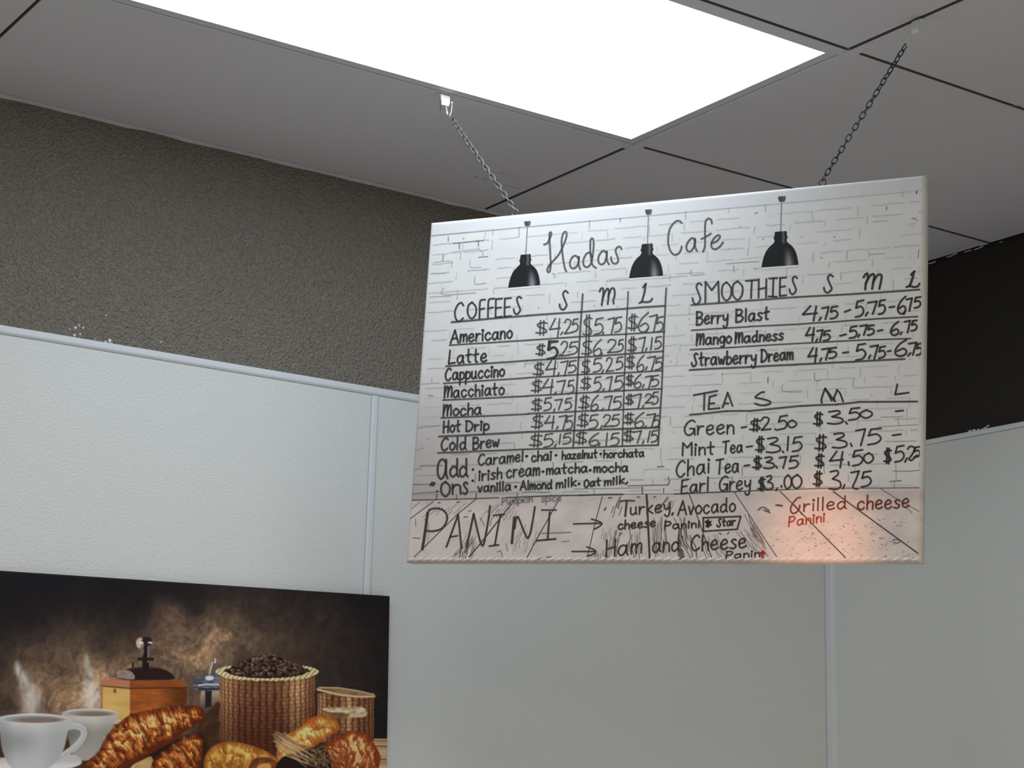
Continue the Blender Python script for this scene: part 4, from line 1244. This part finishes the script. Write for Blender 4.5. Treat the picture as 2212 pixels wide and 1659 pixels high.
# left hook: white clip on the grid bar beside the lamp, wire hook below
def clip_mesh(o, along, out, w, h):
    """bent sheet clip: lip over the bar, neck, plate with a slot tab"""
    o, a, n = np.asarray(o), np.asarray(along, float), np.asarray(out, float)
    up = np.array([0, 0, 1.0])
    prof = [(-0.0075, 0.0004), (-0.0075, -0.0012), (0.001, -0.0016), (0.0030, -0.0035), (0.0042, -h * .45), (0.0052, -h * .8), (0.0030, -h)]
    V, F = [], []
    th = 0.0016
    for k in range(len(prof)):
        wk = w * (1.0 - 0.22 * sst(3, 6, np.float64(k)) )
        for s in (-0.5, 0.5):
            for dlt in (0, th):
                V.append(o + a * (s * wk) + n * (prof[k][0] + (dlt if k > 2 else 0)) + up * (prof[k][1] - (dlt if k <= 2 else 0)))
    for k in range(len(prof) - 1):
        q = k * 4
        for x, y in ((0, 1), (1, 3), (3, 2), (2, 0)):
            F.append((q + x, q + y, q + 4 + y, q + 4 + x))
    F.append((0, 1, 3, 2))
    e_ = (len(prof) - 1) * 4
    F.append((e_, e_ + 2, e_ + 3, e_ + 1))
    bm = bmesh.new()
    bm.from_mesh(pydata(V, F))
    return mesh_of(bm)

YH = HOOK_L[1] - 0.002
hl = thing('ceiling_hook', tuple(HOOK_L), 'white clip hook on the ceiling grid at the edge of the light panel', 'hook', 'hooks clipped to the ceiling grid')
link('clip', clip_mesh(HOOK_L + np.array([0.0015, 0, 0.0]), (1, 0, 0), (0, -1, 0), 0.021, 0.024), M_CLIP, hl)
L_ = lambda pts, Y=YH: [on_y(x, y, Y) for x, y in pts]
tubes_obj('wire_hook', [(catmull(L_([(962, 216), (963, 226), (965, 238), (966, 247)]), 5), [0.0010] * 12 + [0.0019] * 4),
                        (catmull(L_([(966, 247), (970, 250), (974, 244), (976, 232), (976, 223)]), 5), 0.0008)], M_WIRE, hl)
p = on_y(976, 222, YH)
bm = bmesh.new()
bmesh.ops.create_icosphere(bm, subdivisions=2, radius=0.0024, matrix=Matrix.Translation(Vector(p)))
link('hook_tip', mesh_of(bm), M_WIRE, hl, smooth=True)
tubes_obj('side_line', [(L_([(950, 218), (952, 226), (951, 238)]), 0.0007)], M_DARKSTEEL, hl)  # thin dark tube left of the clip

XH = HOOK_R[0] - 0.002
hr = thing('ceiling_hook', tuple(HOOK_R), 'pale clip with bent wire hook on the bare grid bar at the upper right', 'hook', 'hooks clipped to the ceiling grid')
link('clip', clip_mesh(HOOK_R + np.array([0, -0.002, 0.0]), (0, -1, 0), (-1, 0, 0), 0.0185, 0.026), M_CLIP, hr)
R_ = lambda pts, X=XH: [on_x(x, y, X) for x, y in pts]
tubes_obj('wire_hook', [(catmull(R_([(1979, 61), (1971, 59), (1964, 62), (1961, 69), (1964, 78), (1967, 88), (1963, 96), (1956, 98), (1951, 95), (1947, 87), (1942, 78)]), 5), 0.0013)], M_WIRE, hr)
tubes_obj('side_line', [(catmull(R_([(1981, 62), (1986, 72), (1991, 82)]), 4), 0.0009), (catmull(R_([(1982, 60), (1990, 53), (2004, 52)]), 4), 0.0008)], M_CLIP, hr)

chain(on_y(971, 249, YH), EYES[0], 'steel', 'shiny chain running from the hook at the light panel down to the menu board')
chain(on_x(1957, 97, XH), EYES[1], 'dark', 'dark chain running from the upper right ceiling hook down to the menu board')
# ------------------------------------------------------------------ coffee picture on the left wall
PT = 0.019
YP = YL - T - PT
ptr = on_y(842.5, 1287.5, YP)                 # upper right corner of the picture
pbr = on_y(836.0, 1659, YP)
pdn = pbr - ptr
pdn /= np.linalg.norm(pdn)
prt = np.array([-pdn[2], 0.0, pdn[0]])
pw_, ph_ = 0.914, 0.61
poster = thing('canvas_picture', tuple(ptr + pdn * ph_ / 2 - prt * pw_ / 2), 'framed-less canvas picture of croissants, coffee cups and a bean basket on the white wall', 'picture')
poster['label'] = 'dark canvas picture of croissants, coffee cups and a bean basket on the white wall'
nx, ny = 640, 428
fu = np.concatenate([[-pw_ / 2] * 2, np.linspace(-pw_ / 2 + 0.0015, pw_ / 2 - 0.0015, nx), [pw_ / 2] * 2])
fw = np.concatenate([[-PT, -0.0015], np.zeros(nx), [-0.0015, -PT]])
fv = np.concatenate([[0.0] * 2, np.linspace(0.0015, ph_ - 0.0015, ny), [ph_] * 2])
fz = np.concatenate([[-PT, -0.0015], np.zeros(ny), [-0.0015, -PT]])
U2, V2 = np.meshgrid(fu, fv)
W2 = np.minimum(fw[None], fz[:, None])
pc = ptr - prt * pw_ / 2
P2 = pc + U2[..., None] * prt + V2[..., None] * pdn + W2[..., None] * np.array([0, -1.0, 0])
flat = pc + U2[..., None] * prt + V2[..., None] * pdn
Q = project(flat)
X, Y = Q[..., 0], Q[..., 1]                   # the picture's own motif in photograph units

img = np.empty(X.shape + (3,))
RGB = lambda *c: np.array(c, float)
def blend(mask, col):
    global img
    m = np.clip(mask, 0, 1)[..., None]
    c = col if getattr(col, 'ndim', 1) == 3 else np.broadcast_to(np.asarray(col, float), img.shape)
    img = img * (1 - m) + c * m
def shade(col, f): return np.asarray(col, float)[None, None] * f[..., None]
def inside(poly, smooth=True, soft=1.3):
    """soft mask of a closed outline"""
    pts = np.array(catmull(poly, 6, closed=True) if smooth else poly, float)
    x0, y0 = pts.min(0) - 6
    x1, y1 = pts.max(0) + 6
    sel = (X > x0) & (X < x1) & (Y > y0) & (Y < y1)
    px, py = X[sel], Y[sel]
    ins = np.zeros(px.shape, bool)
    dist = np.full(px.shape, 1e9)
    n = len(pts)
    for i in range(n):
        ax, ay = pts[i]
        bx, by = pts[(i + 1) % n]
        c = (ay > py) != (by > py)
        with np.errstate(divide='ignore', invalid='ignore'):
            ins ^= c & (px < (bx - ax) * (py - ay) / (by - ay + 1e-12) + ax)
        dx, dy = bx - ax, by - ay
        tt = np.clip(((px - ax) * dx + (py - ay) * dy) / (dx * dx + dy * dy + 1e-9), 0, 1)
        dist = np.minimum(dist, np.hypot(px - ax - tt * dx, py - ay - tt * dy))
    sd = np.where(ins, dist, -dist)
    out = np.zeros(X.shape)
    out[sel] = np.clip(sd / soft * 0.5 + 0.5, 0, 1)
    full = np.full(X.shape, -1e3)
    full[sel] = sd
    return out, full
def ell(cx, cy, rx, ry, soft=1.3):
    d = np.sqrt(((X - cx) / rx) ** 2 + ((Y - cy) / ry) ** 2)
    return np.clip((1 - d) * min(rx, ry) / soft * 0.5 + 0.5, 0, 1)
def seg(pts, w, soft=1.0):
    d = np.full(X.shape, 1e9)
    for a, b in zip(pts, pts[1:]):
        dx, dy = b[0] - a[0], b[1] - a[1]
        tt = np.clip(((X - a[0]) * dx + (Y - a[1]) * dy) / (dx * dx + dy * dy + 1e-9), 0, 1)
        d = np.minimum(d, np.hypot(X - a[0] - tt * dx, Y - a[1] - tt * dy))
    return np.clip((w / 2 - d) / soft * 0.5 + 0.5, 0, 1)
Z1 = lambda pts: [(x / 3.78, 1220 + y / 3.78) for x, y in pts]
Z2 = lambda pts: [(430 + x / 3.78, 1220 + y / 3.78) for x, y in pts]

# smoky brown backdrop
img[:] = RGB(24, 21, 24)
w1, w2 = fbm(X / 60, Y / 60, 2), fbm(X / 60 + 9, Y / 60 + 4, 7)
sx, sy = X + (w1 - .5) * 90, Y + (w2 - .5) * 90
streak = fbm(sx / 26 + sy / 60, sy / 38, 41, 5, .55)
fine = fbm(sx / 11 + sy / 22, sy / 16, 55, 4, .6)
glow = np.exp(-(((sx - 235) / 235) ** 2 + ((sy - 1500) / 118) ** 2) ** 1.1)
glow = np.maximum(glow, 0.95 * np.exp(-(((sx - 430) / 140) ** 2 + ((sy - 1395) / 78) ** 2) ** 1.2))
glow = np.maximum(glow, 0.75 * np.exp(-(((sx - 560) / 190) ** 2 + ((sy - 1420) / 140) ** 2)) * 0.45)
grit = fbm(X / 7, Y / 10, 61, 3, .6)
low = sst(1330, 1530, Y) * np.exp(-((X - 290) / 270) ** 4)
tone = np.clip(glow * (0.42 + 0.80 * (streak - .22) + 0.6 * (fine - .5) + .5 * (grit - .5)) + .20 * low * glow, 0, 1)
blend(tone ** 0.9, RGB(198, 156, 116))
blend(np.clip(glow * 1.2, 0, .35) * (1 - tone), RGB(88, 66, 52))
# table top
tab = sst(1588, 1612, Y + 0 * X)
blend(sst(1595, 1600, Y), RGB(70, 45, 28))
plank = fbm(X / 90, Y / 5, 77)
blend(sst(1594, 1598, Y) * sst(700, 810, X), shade(RGB(188, 150, 116), 0.75 + 0.5 * plank))
for yy in (1600, 1611, 1640):
    blend(seg([(795, yy), (850, yy + 1)], 2.4), RGB(95, 62, 42))
# steam
for pts, w in ((Z1([(140, 800), (150, 870), (200, 930), (225, 1010), (260, 1100), (250, 1210)]), 14), (Z1([(700, 740), (715, 830), (740, 930), (720, 1010), (760, 1090), (745, 1190)]), 14)):
    pp = catmull(pts, 5)
    for i, a in enumerate(pp):
        k = i / len(pp)
        r = 6 + 17 * k
        blend(0.26 * np.exp(-((X - a[0]) ** 2 + (Y - a[1]) ** 2) / (r * r * .8)) * (0.35 + 1.1 * fine), RGB(214, 206, 196))
# jar with a metal clamp lid
m, sd = inside(Z2([(0, 1150), (20, 1010), (170, 1010), (180, 1400), (0, 1420)]), False)
blend(m * .9, shade(RGB(150, 128, 108), 0.5 + 0.7 * sst(1540, 1490, Y)))
m, sd = inside(Z2([(0, 1290), (80, 1190), (180, 1120), (180, 1420), (0, 1430)]))
blend(m, shade(RGB(74, 46, 30), 0.6 + 0.7 * fine))
m, _ = inside(Z2([(50, 1015), (105, 1015), (100, 1160), (50, 1170)]), False)
blend(m, RGB(38, 32, 34))
m, sd = inside(Z1([(1580, 1010), (1600, 930), (1660, 890), (1760, 890), (1820, 930), (1822, 1010), (1700, 1030)]))
blend(m, shade(RGB(92, 94, 104), 0.45 + 1.0 * fbm(X / 12, Y / 3.2, 13)))
blend(seg(Z2([(-5, 985), (60, 975), (165, 978)]), 2.5), RGB(225, 225, 230))
blend(seg(Z2([(0, 1015), (170, 1015)]), 3), RGB(30, 28, 32))
blend(seg(Z2([(95, 895), (125, 790)]), 9), RGB(96, 80, 72))
blend(seg(Z2([(85, 890), (112, 795)]), 2.5), RGB(215, 205, 198))
blend(seg(Z2([(132, 770), (130, 800)]), 3), RGB(235, 225, 220))
blend(ell(430 + 85 / 3.78, 1220 + 925 / 3.78, 9, 5), RGB(235, 232, 232))
# coffee mill
m, _ = inside(Z1([(830, 990), (1065, 1005), (1060, 1300), (830, 1300)]), False)
g = fbm(X / 40, Y / 9, 4)
blend(m, shade(RGB(216, 168, 96), 0.86 + 0.25 * g))
m, _ = inside(Z1([(1062, 1008), (1525, 1000), (1525, 1320), (1062, 1320)]), False)
blend(m, shade(RGB(158, 84, 34), (0.62 + 0.5 * g) * (1.15 - 0.5 * sst(330, 400, X))))
m, _ = inside(Z1([(840, 930), (1060, 945), (1062, 1008), (835, 990)]), False)
blend(m, RGB(176, 116, 84))
m, _ = inside(Z1([(1060, 945), (1505, 945), (1515, 1000), (1062, 1010)]), False)
blend(m, shade(RGB(146, 74, 34), 0.8 + 0.4 * g))
blend(seg(Z1([(835, 990), (1062, 1010), (1525, 1003)]), 2.2), RGB(66, 34, 20))
blend(seg(Z1([(845, 932), (960, 925)]), 2), RGB(205, 130, 80))
blend(seg(Z1([(832, 990), (832, 1200)]), 3), RGB(176, 92, 52))
blend(ell(938 / 3.78, 1220 + 1030 / 3.78, 3, 5), RGB(110, 74, 40))
m, sd = inside(Z1([(950, 920), (960, 880), (1060, 845), (1150, 830), (1290, 840), (1390, 880), (1412, 935), (1200, 942), (1040, 942)]))
blend(m, shade(RGB(66, 42, 38), 0.62 + 0.8 * sst(1447, 1439, Y + (X - 310) * 0.02)))
m2, _ = inside(Z1([(950, 915), (962, 870), (1050, 862), (1095, 900), (1090, 935), (1000, 930)]))
blend(m2 * .85, shade(RGB(168, 146, 136), 0.6 + 0.7 * fine))
blend(seg(Z1([(1085, 800), (1085, 835)]), 4), RGB(30, 24, 26))
blend(seg(Z1([(1190, 620), (1190, 830)]), 15), RGB(30, 24, 26))
blend(seg(Z1([(1213, 640), (1210, 790)]), 3.5), RGB(150, 120, 108))
blend(seg(Z1([(1135, 770), (1245, 770)]), 7), RGB(34, 26, 28))
blend(ell(1145 / 3.78, 1220 + 640 / 3.78, 9, 12), RGB(196, 170, 140))
blend(ell(1160 / 3.78, 1220 + 700 / 3.78, 4, 12), RGB(120, 96, 82))
blend(ell(1200 / 3.78, 1220 + 625 / 3.78, 11, 10), RGB(40, 32, 34))
blend(seg(Z1([(1140, 635), (1165, 637)]), 4), RGB(236, 230, 226))
blend(seg(Z1([(1215, 635), (1238, 637)]), 3.4), RGB(225, 220, 216))
# woven baskets
def basket(x0, x1, ytop, ybot, ry, tone_l, nst, dark):
    cx, rx = (x0 + x1) / 2, (x1 - x0) / 2
    s = np.clip((X - cx) / rx, -1, 1)
    a = np.arcsin(s)
    yb = ry * np.sqrt(1 - s * s)
    m = ((X > x0) & (X < x1) & (Y > ytop) & (Y < ybot + yb * .6)).astype(float)
    rowh = 8.2
    yy = (Y - ytop - yb) / rowh
    st = a / math.pi * nst + .45 * (fbm(X / 13, Y / 9, 23) - .5)
    par = (np.floor(yy) % 2)
    cell = 0.5 + 0.5 * np.sin((st * 2 + par * 0.5) * 2 * math.pi * 0.5)
    cord = np.abs(np.sin(st * math.pi)) ** 0.7 * (0.55 + 0.45 * np.abs(np.sin(yy * math.pi)) ** .6)
    tone = (0.34 + 0.75 * cord * (0.72 + .28 * cell)) * (1 - dark * sst(ytop + 20, ybot, Y)) * (0.85 + 0.3 * fine)
    tone *= 0.62 + 0.42 * np.exp(-((s - tone_l) / .22) ** 2) + 0.30 * np.exp(-((s + .85) / .22) ** 2)
    kk = np.clip((tone - .22) * 1.15, 0, 1.1)[..., None]
    blend(m, RGB(66, 30, 18)[None, None] * (1 - kk) + RGB(226, 178, 126)[None, None] * kk)
    return cx, rx
cx, rx = basket(474, 680, 1450, 1612, 17, .62, 20, .45)
blend(ell(cx, 1451, rx, 17), RGB(50, 33, 26))
m, sd = inside(Z2([(215, 880), (300, 815), (400, 770), (510, 735), (590, 728), (700, 765), (800, 810), (905, 880), (700, 905), (400, 905)]))
def cells(x, y, seed, jit=.85):
    """scattered cell pattern: distance to the nearest seed and a value per cell"""
    xi, yi = np.floor(x), np.floor(y)
    best, val, ang = np.full(x.shape, 9.0), np.zeros(x.shape), np.zeros(x.shape)
    for dx in (-1, 0, 1):
        for dy in (-1, 0, 1):
            a, b = xi + dx, yi + dy
            jx, jy = vnoise(a, b, seed), vnoise(a, b, seed + 3)
            th = vnoise(a, b, seed + 9) * math.pi
            ex_, ey_ = x - a - .5 - (jx - .5) * jit, y - b - .5 - (jy - .5) * jit
            p_, q_ = ex_ * np.cos(th) + ey_ * np.sin(th), -ex_ * np.sin(th) + ey_ * np.cos(th)
            d = np.hypot(p_ * .75, q_ * 1.25)
            u = d < best
            best, val, ang = np.where(u, d, best), np.where(u, jx * .5 + jy * .5, val), np.where(u, q_, ang)
    return best, val, ang
bd, bv, bq = cells(X / 9.0, Y / 6.5, 88)
bean = np.clip(1 - (bd / .62) ** 2, 0, 1) * (1 - .55 * np.exp(-(bq / .07) ** 2))
blend(m, shade(RGB(150, 108, 90), 0.16 + 0.95 * bean * (.25 + .9 * bv) * (0.6 + .8 * fine)))
rim = np.abs(np.sqrt(((X - cx) / rx) ** 2 + ((Y - 1451) / 17) ** 2) - 1)
fr_ = ((rim < .085) | ((rim < .16) & (Y > 1451) & (np.abs(X - cx) < rx * .93))).astype(float) * (((Y > 1448) | (np.abs(X - cx) > rx * .75)))
blend(fr_, shade(RGB(222, 190, 142), 0.62 + 0.5 * np.abs(np.sin(X / 3.3 + Y / 4))))
cx2, rx2 = basket(686, 808, 1497, 1600, 9, .1, 13, .15)
m, _ = inside(Z2([(965, 1020), (990, 1000), (1140, 1005), (1300, 1030), (1430, 1060), (1432, 1080), (1300, 1080), (1100, 1060)]))
blend(m, shade(RGB(150, 112, 76), 0.5 + .8 * fine))
blend(seg(Z2([(970, 1020), (1140, 1060), (1300, 1078), (1430, 1075)]), 4), RGB(214, 186, 142))
blend(seg(Z2([(985, 1003), (1140, 1005), (1300, 1030), (1425, 1060)]), 3), RGB(196, 164, 122))
m, _ = inside(Z2([(1010, 1190), (1040, 1165), (1180, 1165), (1340, 1165), (1362, 1235), (1200, 1245), (1060, 1235)]))
blend(m, shade(RGB(222, 192, 150), 0.55 + .7 * fbm(X / 9, Y / 4, 19)))
m, _ = inside(Z2([(1010, 1190), (1080, 1205), (1220, 1215), (1200, 1245), (1060, 1235)]))
blend(m * .7, RGB(88, 56, 36))
# cups and saucer
def cup(body, rimc, rx, ry, handle, hw, shadec, warm):
    m, sd = inside(body)
    x0, x1 = min(p[0] for p in body), max(p[0] for p in body)
    y0, y1 = min(p[1] for p in body), max(p[1] for p in body)
    s = (X - x0) / (x1 - x0)
    f = 0.80 + 0.16 * sst(.0, .25, s) * 1 - 0.10 * sst(.5, .9, s) - warm * sst(y0 + 10, y0 + 50, Y) * 0.12
    f -= 0.17 * np.exp(-((Y - y0 - (y1 - y0) * .45) / ((y1 - y0) * .25)) ** 2) * np.exp(-((s - .25) / .3) ** 2)
    hm = seg(catmull(handle, 6), hw, 1.4)
    blend(hm, shade(shadec, 0.92 + 0 * X))
    blend(seg([(a + 1.5, b + 1.5) for a, b in catmull(handle, 6)], hw * .35, 2.5) * .5, shade(shadec, 0.72 + 0 * X))
    blend(m, shade(shadec, f))
    blend(ell(rimc[0], rimc[1], rx, ry), shade(shadec, 1.02 + 0 * X))
    blend(ell(rimc[0], rimc[1] + 1, rx * .92, ry * .74), shade(shadec, 0.72 + 0 * X))
    blend(ell(rimc[0] + rx * .15, rimc[1] + 2.4, rx * .68, ry * .5), RGB(128, 108, 98))
cup(Z1([(522, 1200), (950, 1205), (930, 1290), (905, 1380), (860, 1480), (790, 1560), (690, 1600), (600, 1560), (555, 1400)]), (735 / 3.78, 1220 + 1210 / 3.78), 57, 9.5,
    Z1([(880, 1285), (940, 1275), (985, 1300), (950, 1370), (880, 1430)]), 9, RGB(208, 200, 190), 1.6)
m, sd = inside(Z1([(-120, 1600), (300, 1560), (560, 1545), (655, 1580), (640, 1640), (400, 1700), (100, 1760), (-120, 1760)]))
blend(m, shade(RGB(206, 202, 200), 0.9 + 0.14 * sst(1640, 1658, Y)))
cup(Z1([(2, 1240), (555, 1245), (550, 1370), (522, 1500), (472, 1590), (390, 1662), (260, 1690), (120, 1672), (55, 1600), (16, 1500), (2, 1380)]), (275 / 3.78, 1220 + 1258 / 3.78), 74, 11.5,
    Z1([(535, 1330), (610, 1315), (675, 1340), (680, 1400), (620, 1480), (530, 1545), (470, 1590)]), 13, RGB(208, 206, 206), .5)
# pastries
def crust(poly, axis, width, period, base, lite, dk, seed, soft=1.3, lean=0.0, fan=0.0):
    m, sd = inside(poly)
    ax = np.array(catmull(axis, 10))
    best = np.full(X.shape, 1e9)
    arc = np.zeros(X.shape)
    side = np.zeros(X.shape)
    acc = 0
    for a, b in zip(ax, ax[1:]):
        d = b - a
        L = np.hypot(*d)
        tt = np.clip(((X - a[0]) * d[0] + (Y - a[1]) * d[1]) / (L * L), 0, 1)
        dd = np.hypot(X - a[0] - tt * d[0], Y - a[1] - tt * d[1])
        sg = ((X - a[0]) * d[1] - (Y - a[1]) * d[0]) / L
        u = dd < best
        best = np.where(u, dd, best)
        arc = np.where(u, acc + tt * L, arc)
        side = np.where(u, sg, side)
        acc += L
    nn = fbm(X / 14, Y / 14, seed)
    n2 = fbm(arc / 3.2, side / 22, seed + 5, 4, .6)
    n3 = fbm(arc / 9 + side / 30, side / 9, seed + 11, 4, .6)
    ph = (arc + side * lean) / period + (nn - .5) * 1.3 + 0.25 * np.sin(side / 9.0)
    saw = ph - np.floor(ph)
    seg_v = vnoise(np.floor(ph) * 1.0, np.zeros(X.shape), seed + 2)
    f = 0.48 + 0.46 * saw ** .8 - 0.62 * np.exp(-((1 - saw) / .10) ** 2) * sst(.25, .5, n3) + 0.16 * (seg_v - .5)
    f += 0.75 * (n2 - .5) + 0.55 * (n3 - .5) + 0.22 * side / width + 0.13
    f *= 0.50 + 0.50 * sst(0, width * .45, sd)
    mix = np.clip((f - .42) / .55, 0, 1)[..., None]
    col = np.asarray(dk)[None, None] * (1 - mix) + np.asarray(base)[None, None] * mix
    hi = np.clip((f - .80) / .3, 0, 1)[..., None]
    col = col * (1 - hi) + np.asarray(lite)[None, None] * hi
    blend(m, col)
# shade pockets between the pastries are dark table
blend(seg(Z1([(1150, 1640), (1250, 1560), (1400, 1480), (1640, 1420)]), 22, 8), RGB(42, 22, 16))
m, _ = inside(Z1([(1080, 1640), (1150, 1600), (1240, 1570), (1240, 1700), (1060, 1700)]))
blend(m, shade(RGB(196, 156, 104), .6 + .6 * fine))
crust(Z1([(700, 1659), (730, 1590), (800, 1530), (870, 1400), (950, 1310), (1060, 1225), (1130, 1205), (1240, 1185), (1380, 1160), (1480, 1155), (1600, 1150), (1665, 1190), (1660, 1260), (1600, 1310), (1500, 1370), (1420, 1440), (1300, 1500), (1200, 1560), (1120, 1610), (1020, 1650), (940, 1720), (720, 1720)]),
      Z1([(700, 1690), (850, 1560), (1010, 1420), (1200, 1330), (1400, 1270), (1680, 1195)]), 48, 34, RGB(214, 124, 52), RGB(248, 200, 134), RGB(92, 36, 14), 12, lean=.45)
crust(Z1([(1235, 1659), (1250, 1600), (1330, 1530), (1430, 1460), (1520, 1400), (1590, 1385), (1660, 1420), (1690, 1500), (1680, 1600), (1660, 1700), (1230, 1720)]),
      Z1([(1230, 1690), (1400, 1560), (1560, 1470), (1700, 1470)]), 38, 22, RGB(206, 116, 44), RGB(244, 184, 104), RGB(84, 30, 14), 31, lean=.5)
for pts in ([(1060, 1228), (1140, 1320), (1200, 1430)], [(950, 1320), (1040, 1410), (1085, 1520)], [(870, 1405), (930, 1500), (975, 1595)], [(1240, 1190), (1285, 1280), (1325, 1390)], [(1380, 1168), (1430, 1250), (1450, 1360)],
            [(1480, 1162), (1540, 1235), (1565, 1310)], [(790, 1545), (830, 1600), (850, 1659)], [(1340, 1532), (1400, 1600), (1420, 1659)], [(1430, 1468), (1500, 1540), (1530, 1640)], [(1520, 1408), (1600, 1480), (1640, 1570)]):
    pp = catmull(Z1(pts), 6)
    wob = 2.2 * (fbm(Y / 9, X / 9, 91) - .5)
    blend(seg([(a + 2.5, b) for a, b in pp], 5.5, 5) * .75 * sst(.25, .6, fine + .12), RGB(78, 30, 12))
    blend(seg([(a - 3.5, b + 1) for a, b in pp], 3.5, 3.5) * .55 * sst(.3, .6, grit), RGB(250, 202, 136))
blend(seg(Z2([(30, 1700), (60, 1560), (40, 1480)]), 16, 6), RGB(48, 24, 14))
crust(Z2([(35, 1659), (50, 1560), (120, 1480), (220, 1445), (330, 1450), (470, 1490), (580, 1540), (650, 1610), (660, 1720), (30, 1720)]),
      Z2([(30, 1600), (250, 1540), (640, 1650)]), 36, 60, RGB(210, 156, 70), RGB(238, 196, 112), RGB(140, 82, 30), 44, lean=.2)
m, _ = inside(Z2([(410, 1640), (450, 1585), (540, 1570), (620, 1600), (650, 1659), (640, 1730), (400, 1730)]))
blend(m, shade(RGB(120, 66, 30), .5 + .9 * fine))
m, _ = inside(Z2([(480, 1640), (560, 1620), (590, 1650), (560, 1700), (480, 1700)]))
blend(m * .8, RGB(222, 168, 96))
crust(Z2([(630, 1560), (650, 1480), (700, 1400), (820, 1330), (900, 1270), (980, 1225), (1060, 1230), (1130, 1280), (1145, 1350), (1060, 1400), (960, 1470), (860, 1530), (760, 1600), (650, 1620)]),
      Z2([(640, 1570), (850, 1420), (1130, 1290)]), 34, 62, RGB(216, 160, 84), RGB(244, 210, 140), RGB(158, 84, 34), 63, lean=.1)
blend(ell(430 + 960 / 3.78, 1220 + 1330 / 3.78, 9, 5, 4) * .7, RGB(158, 84, 36))
blend(ell(430 + 905 / 3.78, 1220 + 1285 / 3.78, 10, 9, 5) * .8, RGB(190, 84, 30))
crust(Z2([(1020, 1500), (1080, 1430), (1180, 1370), (1270, 1355), (1380, 1395), (1440, 1480), (1480, 1560), (1470, 1640), (1430, 1720), (1050, 1720)]),
      Z2([(1000, 1560), (1200, 1480), (1470, 1620)]), 44, 22, RGB(180, 104, 56), RGB(236, 184, 120), RGB(112, 46, 22), 71, lean=.8)
m, _ = inside(Z2([(630, 1640), (700, 1560), (820, 1530), (960, 1480), (1050, 1540), (1080, 1640), (1040, 1740), (640, 1740)]))
blend(m, RGB(34, 22, 18))
r5 = random.Random(4)
for _ in range(46):
    x0, y0 = r5.uniform(600, 700), r5.uniform(1360, 1480)
    a = Z2([(x0, y0), (x0 + r5.uniform(60, 130), y0 + r5.uniform(50, 90)), (x0 + r5.uniform(170, 290), y0 + r5.uniform(110, 190))])
    c = r5.uniform(.45, 1.05)
    blend(seg(a, r5.uniform(.8, 1.5), .9) * .8, RGB(226, 190, 138) * c)
for _ in range(40):
    x0, y0 = r5.uniform(880, 1030), r5.uniform(1480, 1640)
    a = Z2([(x0, y0), (x0 + r5.uniform(-40, 60), y0 + r5.uniform(-50, 40)), (x0 + r5.uniform(20, 140), y0 + r5.uniform(-30, 110))])
    blend(seg(a, r5.uniform(.8, 1.6), .9) * .7, RGB(206, 168, 116) * r5.uniform(.4, 1.0))
# folded sides carry the dark border of the picture
lin = s2l(np.clip(img, 0, 255)) * 1.5
link('printed_canvas', grid_mesh('printed_canvas', P2, np.clip(lin, 0, 0.95)), M_POSTER, poster)
bm = bmesh.new()
for u0, u1, v0, v1 in ((-pw_ / 2 + .002, pw_ / 2 - .002, .002, .03), (-pw_ / 2 + .002, pw_ / 2 - .002, ph_ - .03, ph_ - .002), (-pw_ / 2 + .002, -pw_ / 2 + .03, .031, ph_ - .031), (pw_ / 2 - .03, pw_ / 2 - .002, .031, ph_ - .031)):
    add_box(bm, (u0, v0, -PT), (u1, v1, -PT + .012), (pc, prt, pdn, np.array([0, -1.0, 0])))
link('stretcher_frame', mesh_of(bm), M_PINE, poster)

# ------------------------------------------------------------------ unseen spot added to make the warm glow low on the menu board
_t = bpt(*buv(1768, 1165))
_sp = bpy.data.lights.new('added_warm_spot', 'SPOT')
_sp.energy, _sp.color, _sp.spot_size, _sp.spot_blend, _sp.shadow_soft_size = WARM_SPOT['energy'], WARM_SPOT['color'], WARM_SPOT['size'], 1.0, 0.02
_so = bpy.data.objects.new('added_warm_spot', _sp)
_so.location = WARM_SPOT['loc']
_so.rotation_euler = (Vector(_t) - Vector(WARM_SPOT['loc'])).to_track_quat('-Z', 'Y').to_euler()
SC.collection.objects.link(_so)
